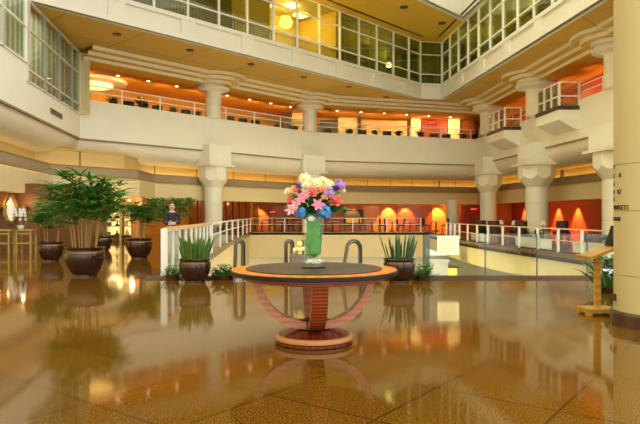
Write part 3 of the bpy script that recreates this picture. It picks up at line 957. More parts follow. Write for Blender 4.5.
# white beam and amber display down in the opening
mb = MB(); mb.box(4.4, 5.4, 24, 24.5, -1.9, -0.55); mb.box(4.3, 5.5, 23.9, 24.6, -0.55, -0.48)
mb.v = [(x, y, z) for x, y, z in mb.v]
mb = MB(); a = P(432, 276, 24); b = P(448, 262, 24)
mb.box(a[0], b[0], 24, 24.4, -5, b[2]); mb.box(a[0] - .05, b[0] + .05, 23.95, 24.45, b[2], b[2] + .08)
mb.thing('white_pier', WHITEP, 'white boxy pier standing down in the opening below the notice panel', 'pier')
rt = root('lit_counter', (P(446, 0, 30)[0], 30, -5), 'amber lit counter down in the opening', 'counter')
a = P(436, 278, 30); b = P(458, 268, 30)
mb = MB(); mb.box(a[0], b[0], 30, 31, -5, a[2]); mb.build('body', BRONZE, rt)
mb = MB(); mb.box(a[0], b[0], 30.2, 30.8, a[2], b[2]); mb.build('lit_case', LAMPO, rt)
mb = MB(); mb.box(a[0] - .05, b[0] + .05, 29.95, 31.05, b[2], b[2] + .06); mb.build('top', DARKB, rt)

# ------------------------------------------------------------------ escalator handrails
def arc_loop(c, w, h, rot, lean=0.0, n=14):
    pts = []
    r = w / 2
    for i in range(5):
        pts.append((-r - lean * (1 - i / 5.0) * 0.8, h * 0.0 + (h - r) * i / 5))
    for i in range(n + 1):
        th = PI - PI * i / n
        pts.append((r * math.cos(th), h - r + r * math.sin(th)))
    for i in range(1, 5):
        pts.append((r, (h - r) * (1 - i / 4)))
    return [(c[0] + u * math.cos(rot), c[1] + u * math.sin(rot), z) for u, z in pts]


for cx, w, lean, lab in ((-1.62, 0.17, 0.03, 'leftmost escalator handrail loop, left of the bouquet vase'),
                         (-0.62, 0.15, 0.0, 'escalator handrail loop just left of the vase'),
                         (-0.28, 0.15, 0.0, 'escalator handrail loop half hidden behind the vase'),
                         (0.68, 0.32, 0.15, 'rightmost escalator handrail loop, right of the vase')):
    rt = root('escalator_handrail', (cx, 12.1, 0), lab, 'escalator', 'escalator handrail loops')
    pts = arc_loop((cx, 12.1), w, 0.79, math.radians(28), lean)
    mb = MB(); mb.tube(pts, 0.036, 10); mb.build('handrail', BLACKR, rt)
    pts2 = arc_loop((cx - .01, 12.05), w - .02, 0.775, math.radians(28), lean)
    mb = MB(); mb.tube(pts2, 0.03, 8); mb.build('steel_newel', mat('dark_steel', (0.13, 0.12, 0.10), 0.28, 0.9), rt)
    mb = MB(); mb.obox((cx, 12.1), w + .08, .12, 0, 0.04, math.radians(28)); mb.build('base_plate', STEEL, rt)
# grey planter with cream flowers behind the vase
rt = root('planter_box', (-0.38, 11.6, 0), 'grey box planter of cream flowers left of the vase, by the escalators', 'planter')
mb = MB(); mb.box(-0.55, -0.20, 11.6, 11.9, 0, 0.52); mb.box(-0.57, -0.18, 11.58, 11.92, 0.5, 0.54); mb.build('box', GREYBOX, rt)
mb = MB()
for q in range(14):
    mb.ball((-0.38 + random.uniform(-.13, .13), 11.72 + random.uniform(-.1, .1), 0.6 + random.uniform(-.03, .06)), 0.045, 7, 5)
mb.ball((-0.40, 11.7, 0.74), 0.06, 8, 6)
mb.build('blooms', mat('cream_bloom', (0.9, 0.78, 0.35), 0.6), rt)

# ------------------------------------------------------------------ plants
def pot(rt, c, r, h, feet=True):
    mb = MB()
    mb.lathe([(r * .52, 0.03), (r * .58, 0.03), (r * .70, h * .12), (r * .84, h * .28), (r * .95, h * .48), (r * 1.0, h * .66), (r * .99, h * .78), (r * .94, h * .87), (r * .95, h * .91), (r * 1.01, h * .95), (r * 1.02, h * .985), (r * .99, h), (r * .9, h), (r * .88, h * .9)], c, 40, cap=False)
    mb.lathe([(r * .45, 0.0), (r * .62, 0.0), (r * .62, 0.04), (r * .45, 0.04)], c, 24)
    mb.build('pot', POT, rt)
    mb = MB(); mb.lathe([(r * .89, h * .88), (r * .5, h * .92), (0.02, h * .93)], c, 24); mb.build('soil', SOIL, rt)
    mb = MB(); mb.lathe([(r * .985, h * .79), (r * 1.0, h * .80), (r * .985, h * .83), (r * .95, h * .86), (r * .94, h * .84)], c, 36, cap=False); mb.build('rim_band', mat('bronze_rim', (0.20, 0.09, 0.03), 0.2, 0.7), rt)


def palm(c, r, h, top, spread, nf, label, seed, group='lobby palms in glazed pots'):
    rnd = random.Random(seed)
    rt = root('potted_palm', c, label, 'plant', group)
    pot(rt, c, r, h)
    st, lf = MB(), MB()
    canes = []
    for i in range(max(7, nf // 13)):
        a = rnd.uniform(0, 2 * PI)
        q = math.sqrt(rnd.random())
        b = Vector((c[0] + q * .6 * r * math.cos(a), c[1] + q * .6 * r * math.sin(a), c[2] + h * .9))
        e_ = Vector((c[0] + q * spread * .55 * math.cos(a), c[1] + q * spread * .55 * math.sin(a), c[2] + h + (top - h) * rnd.uniform(.55, .92)))
        m_ = b.lerp(e_, .5) - Vector(((e_ - b).x * .2, (e_ - b).y * .2, 0))
        st.tube([b, m_, e_], 0.017, 6, 0.009)
        canes.append((b, m_, e_))
    for i in range(nf):
        b, m_, e_ = canes[i % len(canes)]
        u_ = 1.0 - .85 * rnd.random() ** 1.3
        b = m_.lerp(e_, u_)
        a = rnd.uniform(0, 2 * PI)
        cd = Vector((b.x - c[0], b.y - c[1], 0))
        o_ = Vector((math.cos(a), math.sin(a), 0)) + cd * (1.2 / spread)
        a = math.atan2(o_.y, o_.x)
        ln_ = rnd.uniform(.2, .48) * spread
        tip = b + Vector((math.cos(a) * ln_, math.sin(a) * ln_, rnd.uniform(-.10, .32) * spread))
        tip.z = min(tip.z, c[2] + top - .10)
        k = (tip.z - c[2] - h) / (top - h)
        st.tube([b, b.lerp(tip, .5) + Vector((0, 0, .04)), tip], 0.006, 5, 0.004)
        out = Vector((math.cos(a), math.sin(a), 0.35))
        nl = 9
        for q in range(nl):
            ang = (q / (nl - 1) - .5) * 4.4
            rot = Matrix.Rotation(ang, 3, Vector((0, 0, 1)))
            d = rot @ out
            d.z = 0.5 + rnd.uniform(-.35, .3) + 0.35 * (k - .4)
            side = Vector((-d.y, d.x, rnd.uniform(-.4, .4)))
            ln = rnd.uniform(.30, .46) * (spread / .7) ** .5
            lf.blade(tip, d, side, ln, ln * .14, 0.6, 4, shape=lambda t: (0.35 + 2.2 * t) if t < .3 else 1.0 - (t - .3) * 1.35)
    st.build('canes', CANE, rt)
    lf.build('foliage', LEAF, rt, smooth=False, clean=True)
    return rt


palm((-5.07, 12.95, 0), 0.41, 0.62, 2.22, 0.84, 165, 'largest potted palm in the lobby, in a big oxblood glazed pot', 1)
palm((-7.62, 17.0, 0), 0.34, 0.55, 1.68, 0.60, 80, 'potted palm at far left beside the gold console table', 2)
palm((-7.95, 22.0, 0), 0.32, 0.52, 1.95, 0.72, 90, 'smaller potted palm standing behind the largest palm', 3)
palm((-5.45, 18.1, 0), 0.38, 0.60, 1.80, 0.64, 105, 'potted palm right of the amber pier, beside the person', 4)
palm((-5.25, 21.5, 0), 0.36, 0.55, 1.90, 0.72, 90, 'potted palm behind the person at the railing', 5)


def snake(c, r, h, top, n, label, seed, m=LEAF2, wid=0.055, spread=0.55):
    rnd = random.Random(seed)
    rt = root('potted_snake_plant', c, label, 'plant', 'snake plants in glazed pots')
    pot(rt, c, r, h)
    lf = MB()
    for i in range(n):
        a = rnd.uniform(0, 2 * PI); q = math.sqrt(rnd.random())
        b = (c[0] + q * r * .75 * math.cos(a), c[1] + q * r * .75 * math.sin(a), c[2] + h * .88)
        tilt = q * spread * .55
        d = Vector((math.cos(a) * tilt, math.sin(a) * tilt, 1))
        sa = rnd.uniform(0, PI)
        ln = (top - h) * rnd.uniform(.6, 1.08)
        lf.blade(b, d, (math.cos(sa), math.sin(sa), 0), ln, wid, 0.03, 5, shape=lambda t: 0.75 + .5 * t if t < .5 else 1 - (t - .5) ** 2 * 3.8)
        lf.blade(b, d, (-math.sin(sa), math.cos(sa), 0), ln, wid * .55, 0.03, 5, shape=lambda t: 0.75 + .5 * t if t < .5 else 1 - (t - .5) ** 2 * 3.8)
    lf.build('leaves', m, rt, smooth=False, clean=True)
    return rt


snake((-2.45, 11.75, 0), 0.31, 0.46, 0.98, 70, 'snake plant in an oxblood pot beside the left railing', 11, mat('green_blade', (0.10, 0.19, 0.03), .35, scale=9, var=.7))
snake((1.55, 11.75, 0), 0.31, 0.46, 1.02, 26, 'upright green snake plant in a dark pot right of the table', 12, mat('blue_green_blade', (0.055, 0.13, 0.045), .35, scale=9, var=.7), 0.05)


def fern(c, rad, h, n, label, seed, name='fern'):
    rnd = random.Random(seed)
    rt = root(name, c, label, 'plant', 'ferns along the opening edge')
    lf = MB()
    for i in range(n):
        a = rnd.uniform(0, 2 * PI)
        q = rnd.random()
        b = (c[0] + q * rad * .7 * math.cos(a), c[1] + q * rad * .25 * math.sin(a), c[2])
        d = Vector((math.cos(a) * .7, math.sin(a) * .5, rnd.uniform(.6, 1.4)))
        lf.blade(b, d, (-math.sin(a), math.cos(a), .2), h * rnd.uniform(.5, 1.05), h * .10, .55, 4)
        for kx in range(2):
            b2 = (b[0] + rnd.uniform(-.1, .1), b[1] + rnd.uniform(-.05, .05), b[2] + h * rnd.uniform(.3, .8))
            a2 = rnd.uniform(0, 2 * PI)
            lf.blade(b2, (math.cos(a2), math.sin(a2), .5), (-math.sin(a2), math.cos(a2), 0), h * .28, h * .10, .4, 3)
    lf.build('fronds', LEAF3, rt, smooth=False, clean=True)
    mb = MB(); mb.lathe([(rad * .55, 0), (rad * .7, 0.09), (rad * .6, 0.09), (rad * .5, .05)], c, 16); mb.build('tray', DARKB, rt)


fern((-1.98, 12.22, 0), 0.34, 0.36, 70, 'low green fern on the floor edge just right of the left snake plant', 21)
fern((-3.0, 12.2, 0), 0.2, 0.35, 40, 'low green fern between the railing newel and the left snake plant', 22)
fern((2.06, 12.1, 0), 0.24, 0.38, 50, 'low green fern on the curb right of the right-hand snake plant', 23)
fern((1.1, 12.15, 0), 0.15, 0.32, 34, 'low green fern between the right escalator loop and the snake plant', 24)


def box_planter(c, length, rot, label, seed, nt=2, h=0.34, dark=False):
    rnd = random.Random(seed)
    rt = root('planter_box', (c[0], c[1], 0), label, 'planter', 'white box planters on the floor edge')
    mb = MB(); mb.obox(c, length, 0.45, 0, h, rot); mb.obox(c, length + .05, 0.5, h - .05, h, rot); mb.build('box', WHITEP, rt)
    lf = MB()
    for i in range(nt):
        u = (i + .5) / nt - .5
        cc = (c[0] + u * length * math.cos(rot), c[1] + u * length * math.sin(rot), h - .04)
        for k2 in range(46):
            a = rnd.uniform(0, 2 * PI)
            lf.blade((cc[0] + rnd.uniform(-.15, .15), cc[1] + rnd.uniform(-.1, .1), cc[2] + rnd.uniform(0, .25)), (math.cos(a), math.sin(a), rnd.uniform(.4, 1.4)), (-math.sin(a), math.cos(a), .2), rnd.uniform(.22, .4), .08, .5, 3)
    lf.build('plant', LEAFD if dark else LEAF3, rt, smooth=False, clean=True)


box_planter((-4.6, 24.6), 0.7, math.radians(10), 'white box planter on the left floor edge, nearer of two', 31, 1)
box_planter((-5.0, 30.2), 0.7, math.radians(10), 'white box planter on the left floor edge, farther of two', 32, 1, dark=True)
fern((-4.3, 22.2, 0), 0.3, 0.5, 60, 'bushy green fern at the far end of the left railing', 33)
box_planter((9.35, 20.3), 2.0, math.radians(-80), 'long white planter with shrubs behind the right railing, nearest', 34, 2, dark=True)
box_planter((8.62, 24.3), 2.0, math.radians(-80), 'long white planter behind the right railing, in front of the lamp tables', 35, 2, dark=True)
box_planter((8.05, 30.2), 1.6, math.radians(-88), 'long white planter behind the right railing, farthest one', 36, 2, dark=True)

# small plants and dark armchairs along the upper gallery
mb_leaf = None
def gal_plant(x, y, label):
    global mb_leaf
    if mb_leaf is None:
        rt = root('gallery_plant', (x, y, 6.58), label, 'plant', 'small plants along the upper gallery railing')
        rnd = random.Random(77)
        mb = MB(); mb.lathe([(.16, 0), (.24, .62), (.2, .62), (.18, .55)], (x, y, 6.58), 14); mb.build('pot', DARKB, rt)
        lf = MB()
        for i in range(60):
            a = rnd.uniform(0, 2 * PI)
            lf.blade((x + rnd.uniform(-.12, .12), y + rnd.uniform(-.12, .12), 7.12 + rnd.uniform(0, .32)), (math.cos(a), math.sin(a), rnd.uniform(.2, 1.6)), (-math.sin(a), math.cos(a), .3), rnd.uniform(.26, .42), .14, .5, 3)
        lf.build('leaves', LEAFD, rt, smooth=False, clean=True)
        mb_leaf = rt
        return rt
    return dup(mb_leaf, (x, y, 6.58), random.uniform(0, 6), label, random.uniform(.9, 1.2))


def on_l2(px, off):
    """point on the parapet plan seen at column px, moved back by off"""
    r = (px - 320) / F
    pl = offset_poly(L2, -off)
    for a, b in zip(pl[1:], pl[2:]):
        da, db = a[0] - r * a[1], b[0] - r * b[1]
        if da * db <= 0:
            t = da / (da - db)
            return (a[0] + (b[0] - a[0]) * t, a[1] + (b[1] - a[1]) * t)


chair_proto = {}
def armchair(x, y, z, rz, label, m, group):
    key = m.name
    if key not in chair_proto:
        rt = root('armchair', (x, y, z), label, 'chair', group)
        mb = MB(); mb.box(x - .3, x + .3, y - .3, y + .3, z + .22, z + .45); mb.build('seat', m, rt)
        mb = MB(); mb.prism([(x + .34 * math.cos(t), y + .34 * math.sin(t)) for t in [PI * q / 10 for q in range(11)]] + [(x + .26 * math.cos(t), y + .26 * math.sin(t)) for t in [PI * q / 10 for q in range(10, -1, -1)]], z + .22, z + .98); mb.build('backrest', m, rt)
        for sx in (-.24, .24):
            for sy in (-.24, .24):
                mb = MB(); mb.box(x + sx - .025, x + sx + .025, y + sy - .025, y + sy + .025, z, z + .23); mb.build('leg', DARKB, rt)
        rt.rotation_euler = (0, 0, rz)
        chair_proto[key] = rt
        return rt
    r = dup(chair_proto[key], (x, y, z), rz, label)
    r['group'] = group
    return r


pts = [86, 113, 143, 173, 197, 349.5, 376, 399, 421, 464, 474]
for q, px in enumerate(pts):
    p = on_l2(px, 0.95)
    gal_plant(p[0], p[1], 'small dark green plant behind the upper gallery railing, %s from the left' % ORD[q])
pts = [128, 158, 185, 229, 242, 255, 279, 293, 327, 362, 387, 434, 446]
for q, px in enumerate(pts):
    p = on_l2(px, 1.3)
    armchair(p[0], p[1], 6.58, random.uniform(-.6, 1.2) + PI, 'dark armchair behind the upper gallery railing, %s from the left' % ORD[q], DARKF, 'dark armchairs on the upper gallery')
for q, (dx, d) in enumerate(((1.0, 29.2), (1.0, 36.6))):
    armchair(wx(d) + dx, d, 6.58, PI / 2, 'dark armchair on the right gallery, %s' % ['nearest to the big column', 'beside the farther balcony'][q], DARKF, 'dark armchairs on the upper gallery')

# ------------------------------------------------------------------ far restaurant furniture
dch = None
def dining_chair(x, y, rz, label):
    global dch
    if dch is None:
        rt = root('dining_chair', (x, y, 0), label, 'chair', 'dining chairs of the far restaurant')
        mb = MB(); mb.box(x - .24, x + .24, y - .24, y + .24, .42, .5); mb.build('seat', BROWNF, rt)
        mb = MB(); mb.prism([(x - .24, y + .2), (x - .1, y + .24), (x + .1, y + .24), (x + .24, y + .2), (x + .24, y + .25), (x + .1, y + .29), (x - .1, y + .29), (x - .24, y + .25)], .5, .98); mb.build('backrest', DARKF, rt)
        for sx in (-.2, .2):
            for sy in (-.2, .2):
                mb = MB(); mb.box(x + sx - .02, x + sx + .02, y + sy - .02, y + sy + .02, 0, .43); mb.build('leg', DARKB, rt)
        rt.rotation_euler = (0, 0, rz)
        dch = rt
        return
    dup(dch, (x, y, 0), rz, label)


dtb = None
def dining_table(x, y, label):
    global dtb
    if dtb is None:
        rt = root('dining_table', (x, y, 0), label, 'table', 'dining tables of the far restaurant')
        mb = MB(); mb.lathe([(.5, .71), (.52, .72), (.52, .75), (.5, .76)], (x, y, 0), 24); mb.build('tabletop', PALECL, rt)
        mb = MB(); mb.lathe([(.25, 0), (.25, .03), (.05, .06), (.05, .71)], (x, y, 0), 14); mb.build('pedestal', DARKB, rt)
        dtb = rt
        return
    dup(dtb, (x, y, 0), 0, label)


tl = None
def table_lamp(x, y, z, label):
    global tl
    if tl is None:
        rt = root('table_lamp', (x, y, z), label, 'lamp', 'table lamps of the ground-floor lounge')
        mb = MB(); mb.lathe([(.1, 0), (.11, .02), (.04, .06), (.07, .18), (.02, .2), (.02, .3)], (x, y, z), 14); mb.build('base', GOLD, rt)
        mb = MB(); mb.lathe([(.20, .26), (.11, .48), (.10, .48), (.19, .26)], (x, y, z), 18, cap=False); mb.build('lamp_shade', mat('shade_linen', (0.55, .42, .22), .7, emit=.12), rt)
        tl = rt
        return
    dup(tl, (x, y, z), 0, label)


ti, ci = 0, 0
for px, d in [(262, 45.4), (282, 46.4), (300, 45.2), (333, 46.5), (372, 45.8), (392, 46.6), (410, 45.6), (436, 46.2)]:
    x = (px - 320) / F * d
    dining_table(x, d, 'small round dining table in the far restaurant, %s from the left' % ORD[ti]); ti += 1
    for sx, rz in ((-.72, PI / 2), (.72, -PI / 2)):
        dining_chair(x + sx, d + random.uniform(-.1, .1), rz, 'dark dining chair at the %s restaurant table from the left, on its %s side' % (ORD[ti - 1], 'left' if sx < 0 else 'right')); ci += 1
rl_i = 0
for px, d in [(500.5, 33.0), (515, 31.0), (543, 30.5)]:
    x = (px - 320) / F * d
    rt = root('side_table', (x, d, 0), 'dark side table under a lamp in the right lounge, %s from the far end' % ORD[rl_i], 'table', 'side tables of the right lounge')
    mb = MB(); mb.lathe([(.3, .47), (.3, .51)], (x, d, 0), 20); mb.build('tabletop', DARKB, rt)
    mb = MB(); mb.lathe([(.18, 0), (.18, .03), (.04, .05), (.04, .47)], (x, d, 0), 12); mb.build('pedestal', DARKB, rt)
    table_lamp(x, d, .51, 'table lamp with pale shade in the right lounge, %s from the far end' % ORD[rl_i])
    for sx in ((-1.05, 1.05) if rl_i != 1 else (-1.05,)):
        armchair(x + sx, d + .3, 0, PI + .3, 'brown lounge armchair %s the %s lamp table from the far end' % ('left of' if sx < 0 else 'right of', ORD[rl_i]), BROWNF, 'brown armchairs of the right lounge')
    rl_i += 1
# exit signs
def text_mesh(body, size, depth=0.004):
    cu = bpy.data.curves.new('txt', 'FONT')
    cu.body = body; cu.size = size; cu.extrude = depth
    ob = bpy.data.objects.new('txt', cu)
    COL.objects.link(ob)
    dg = bpy.context.evaluated_depsgraph_get()
    me = bpy.data.meshes.new_from_object(ob.evaluated_get(dg))
    vs = [tuple(v.co) for v in me.vertices]; fs = [tuple(p.vertices) for p in me.polygons]
    bpy.data.objects.remove(ob); bpy.data.meshes.remove(me)
    return vs, fs


for px, py, d, lab in [(432.5, 122.5, 48.3, 'red EXIT sign on the red wall of the upper gallery'), (474, 209, 51.7, 'red EXIT sign on the far restaurant wall at right'), (273, 212, 51.6, 'red EXIT sign on the far restaurant wall left of the bouquet')]:
    c = P(px, py, d)
    rt = root('exit_sign', (c[0], d, c[2] - .15), lab, 'sign')
    mb = MB(); mb.box(c[0] - .3, c[0] + .3, d, d + .08, c[2] - .15, c[2] + .15); mb.build('box', DARKB, rt)
    vs, fs = text_mesh('EXIT', 0.26)
    w = max(v[0] for v in vs)
    mb = MB(); mb.add([(c[0] - w / 2 + v[0], d - .006 - v[2], c[2] - .09 + v[1]) for v in vs], fs); mb.build('lettering', REDL, rt)

# ------------------------------------------------------------------ console, mirror, orchid, sconces (far left)
def console(x0, x1, d, label):
    rt = root('console_table', ((x0 + x1) / 2, d, 0), label, 'table', 'gold console tables')
    h = .80
    mb = MB(); mb.box(x0 - .06, x1 + .06, d - .25, d + .25, h - .05, h); mb.build('tabletop', GOLD, rt)
    for x in (x0, x1 - .06):
        for y in (d - .22, d + .16):
            mb = MB(); mb.box(x, x + .06, y, y + .06, 0, h - .05); mb.build('leg', GOLD, rt)
    for y in (d - .21, d + .17):
        mb = MB(); mb.box(x0, x1, y, y + .05, .30, .35); mb.build('stretcher', GOLD, rt)
        mb = MB(); mb.box(x0, x1, y, y + .05, h - .17, h - .12); mb.build('upper_rail', GOLD, rt)
console(-11.15, -10.55, 20.6, 'gold console table at far left, under the mirror')
console(-10.45, -9.9, 20.8, 'gold console table at far left, nearer the palms')
console(-12.0, -11.25, 20.5, 'gold console table cut by the left picture edge')
c = P(10.5, 209, 22.9)
rt = root('wall_mirror', (c[0], 22.9, c[2] - .55), 'gold octagonal framed mirror on the far-left alcove wall', 'mirror')
def octa(w, h, k=.3): return [(-w, -h + 2 * h * k), (-w + 2 * w * k, -h), (w - 2 * w * k, -h), (w, -h + 2 * h * k), (w, h - 2 * h * k), (w - 2 * w * k, h), (-w + 2 * w * k, h), (-w, h - 2 * h * k)]
o1, o2 = octa(.27, .56), octa(.18, .44)
mb = MB()
vs = [(c[0] + a, 22.86, c[2] + b) for a, b in o1] + [(c[0] + a, 22.82, c[2] + b) for a, b in o2] + [(c[0] + a, 22.95, c[2] + b) for a, b in o1] + [(c[0] + a, 22.9, c[2] + b) for a, b in o2]
fs = []
for i in range(8):
    j = (i + 1) % 8
    fs += [(i, j, 8 + j, 8 + i), (i, 16 + i, 16 + j, j), (8 + i, 8 + j, 24 + j, 24 + i), (16 + i, 24 + i, 24 + j, 16 + j)]
mb.add(vs, fs); mb.build('frame', GOLD, rt, smooth=False)
mb = MB(); mb.add([(c[0] + a, 22.9, c[2] + b) for a, b in o2] + [(c[0] + a, 22.93, c[2] + b) for a, b in o2], [tuple(range(8)), tuple(range(8, 16))]); mb.build('glass', STEEL, rt)
for q, (px, lab) in enumerate([(-2, 'left'), (23.5, 'right')]):
    c = P(px, 208, 22.8)
    rt = root('wall_sconce', (c[0], 22.85, c[2]), 'amber uplight sconce on the alcove wall, %s of the mirror' % lab, 'lamp')
    mb = MB(); mb.lathe([(.03, -.12), (.12, 0), (.14, .08), (.11, .08), (.09, .02)], (c[0], 22.82, c[2]), 16); mb.build('bowl', GOLD, rt)
    mb = MB(); mb.box(c[0] - .04, c[0] + .04, 22.85, 22.98, c[2] - .1, c[2]); mb.build('bracket', GOLD, rt)
    mb = MB(); mb.lathe([(.08, .03), (.06, .07), (.02, .085)], (c[0], 22.82, c[2]), 12); mb.build('bulb', LAMPO, rt)
rt = root('orchid_pot', (-10.35, 20.75, .80), 'white orchids in a small pot on the console table', 'plant')
mb = MB(); mb.lathe([(.07, 0), (.12, .1), (.1, .14), (.09, .12)], (-10.35, 20.75, .80), 14); mb.build('pot', PALECL, rt)
mb, ml, ms = MB(), MB(), MB()
for sx in (-.22, .02, .18):
    pts = [(-10.35, 20.75, .9), (-10.35 + sx * .4, 20.72, 1.2), (-10.35 + sx * .7, 20.7, 1.5), (-10.35 + sx * 1.1, 20.7, 1.42)]
    ms.tube(pts, .008, 5)
    for q in range(9):
        t = q / 8
        cx, cz = -10.35 + sx * (.45 + .75 * t), 1.24 + .33 * math.sin(PI * (t * .9 + .05)) - (.15 * t if sx else 0)
        for k2 in range(5):
            th = 2 * PI * k2 / 5 + q
            mb.blade((cx, 20.68, cz), (math.cos(th), -.25, math.sin(th)), (-math.sin(th), 0, math.cos(th)), .06, .055, .1, 3)
for k2 in range(6):
    th = k2
    ml.blade((-10.35, 20.75, .92), (math.cos(th), math.sin(th), .5), (-math.sin(th), math.cos(th), 0), .25, .06, .6, 4)
ms.build('stems', CANE, rt); mb.build('blooms', mat('white_petal', (.88, .84, .78), .5), rt, clean=True); ml.build('leaves', LEAF, rt, clean=True)
# small wall lights by the left column
for q, (px, py, d) in enumerate([(154, 187, 34.2), (166, 189, 35.5)]):
    c = P(px, py, d)
    mb = MB(); mb.lathe([(.05, -.25), (.09, -.2), (.09, .22), (.05, .25)], (c[0], d - .35, c[2]), 12)
    mb.thing('wall_light', LAMPW if q == 0 else LAMPY, '%s slim glowing wall light above the railing person' % ['left', 'right'][q], 'lamp')

# ------------------------------------------------------------------ near column with directory lettering
NC, NR = (4.10, 7.2), 0.52
rt = root('large_column', (NC[0], NC[1], 0), 'huge smooth cream column cut by the right picture edge', 'column')
mb = MB(); mb.lathe([(NR + .05, 0), (NR + .05, .14), (NR + .03, .17), (NR, .17)], (*NC, 0), 72); mb.build('base', mat('dark_marble', (.075, .035, .022), .2, scale=14, var=.5), rt)
pr = [(NR, .16)]
for z in (.60, 1.365, 1.92, 4.2, 6.2):
    pr += [(NR, z - .006), (NR - .012, z - .004), (NR - .012, z + .004), (NR, z + .006)]
pr += [(NR, 9.0)]
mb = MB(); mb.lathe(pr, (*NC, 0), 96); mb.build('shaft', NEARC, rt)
th0 = math.atan2(-NC[1], -NC[0])
# silhouette on the left as seen from the camera
Ld = math.hypot(*NC)
sil = th0 - math.acos(NR / Ld)
def wrapped(body, size, z, start, name='lettering'):
    vs, fs = text_mesh(body, size, 0.003)
    m = MB()
    out = []
    for v in vs:
        a = sil + start + v[0] / NR
        r = NR + 0.004 + v[2]
        out.append((NC[0] + r * math.cos(a), NC[1] + r * math.sin(a), z + v[1]))
    m.add(out, fs)
    return m
zr = lambda py: CH + (H0 - py) / F * 7.0
def marker(z, a0, n=1, w_=.045, h_=.05):
    m = MB()
    for k_ in range(n):
        g0 = sil + a0 + k_ * (w_ + .02) / NR
        for rr_ in ((NR + .001, NR + .006),):
            vs, fs = [], []
            for t_ in range(4):
                a = g0 + w_ / NR * t_ / 3
                for r in rr_:
                    for zz in (z, z + h_):
                        vs.append((NC[0] + r * math.cos(a), NC[1] + r * math.sin(a), zz))
            for t_ in range(3):
                b_ = 4 * t_
                fs += [(b_ + 2, b_ + 3, b_ + 7, b_ + 6), (b_, b_ + 4, b_ + 5, b_ + 1), (b_ + 1, b_ + 5, b_ + 7, b_ + 3), (b_, b_ + 2, b_ + 6, b_ + 4)]
            fs += [(0, 1, 3, 2), (12, 14, 15, 13)]
            m.add(vs, fs)
    return m
for py in (167, 176.5, 185, 193, 201):
    marker(zr(py), .14).build('pictogram', INK, rt, smooth=False)
marker(zr(221), .12, 3, .06, .045).build('pictogram', INK, rt, smooth=False)
for b, sz, py, st in (('-', .06, 176, .36), ('8', .075, 176.5, .50), ('8,2', .07, 193, .42), ('MARKETS', .078, 209.5, .17)):
    wrapped(b, sz, zr(py), st).build('lettering', INK, rt, smooth=False)
c = P(618.5, 307, 6.9)
sr = root('wall_socket', (c[0] + .02, c[1], c[2]), 'small black socket with a short cable on the big column', 'socket')
a = sil + .30
pc = (NC[0] + NR * math.cos(a), NC[1] + NR * math.sin(a))
sr.location = (pc[0], pc[1], .26)
mb = MB(); mb.obox(pc, .05, .05, .28, .36, a); mb.build('box', BLACKR, sr)
mb = MB(); mb.tube([(pc[0] - .02, pc[1] - .03, .33), (pc[0] - .06, pc[1] - .04, .33), (pc[0] - .075, pc[1] - .03, .29), (pc[0] - .06, pc[1] - .02, .245)], .008, 6); mb.build('cable', BLACKR, sr)

# ------------------------------------------------------------------ wooden lectern stand
lx, ly = 3.70, 8.0
rt = root('lectern_stand', (lx, ly, 0), 'blonde wooden lectern stand with slanted top beside the big column', 'stand')
mb = MB(); mb.box(lx - .21, lx + .21, ly - .16, ly + .16, .03, .085); mb.build('base', BLONDE, rt)
for sx in (-.17, .17):
    for sy in (-.12, .12):
        mb = MB(); mb.box(lx + sx - .035, lx + sx + .035, ly + sy - .035, ly + sy + .035, 0, .03); mb.build('foot', BLONDE, rt)
mb = MB(); mb.box(lx - .038, lx + .03, ly - .035, ly + .035, .085, .80); mb.build('post', BLONDE, rt)
mb = MB()
sl = math.radians(22)
def tp(u, w, y): return (lx + .02 + u * math.cos(sl) - w * math.sin(sl), y, .83 + u * math.sin(sl) + w * math.cos(sl))
vs = [tp(u, w, y) for y in (ly - .2, ly + .2) for u, w in ((-.22, -.02), (.22, -.02), (.22, .015), (-.22, .015))]
mb.add(vs, [(0, 1, 2, 3), (7, 6, 5, 4), (0, 4, 5, 1), (1, 5, 6, 2), (2, 6, 7, 3), (3, 7, 4, 0)])
vs = [tp(u, w, y) for y in (ly - .21, ly + .21) for u, w in ((-.235, -.02), (-.21, -.02), (-.21, .032), (-.235, .032))]
mb.add(vs, [(0, 1, 2, 3), (7, 6, 5, 4), (0, 4, 5, 1), (1, 5, 6, 2), (2, 6, 7, 3), (3, 7, 4, 0)])
mb.build('top_board', BLONDE, rt, smooth=False)
mb = MB()
b0 = tp(.16, .025, ly)
vs = [(b0[0] - .02, ly - .1, b0[2] - .005), (b0[0] + .03, ly - .1, b0[2] + .0), (b0[0] + .075, ly - .08, b0[2] + .25), (b0[0] + .06, ly - .08, b0[2] + .26),
      (b0[0] - .02, ly + .1, b0[2] - .005), (b0[0] + .03, ly + .1, b0[2] + .0), (b0[0] + .075, ly + .08, b0[2] + .25), (b0[0] + .06, ly + .08, b0[2] + .26)]
mb.add(vs, [(0, 1, 2, 3), (7, 6, 5, 4), (0, 4, 5, 1), (1, 5, 6, 2), (2, 6, 7, 3), (3, 7, 4, 0)])
mb.thing('black_folder', BLACKL, 'black folder standing upright on the lectern, against the big column', 'folder', smooth=False)
fern((4.95, 10.2, 0), .28, .75, 34, 'tall green fern behind the lectern, half hidden by the big column', 41)

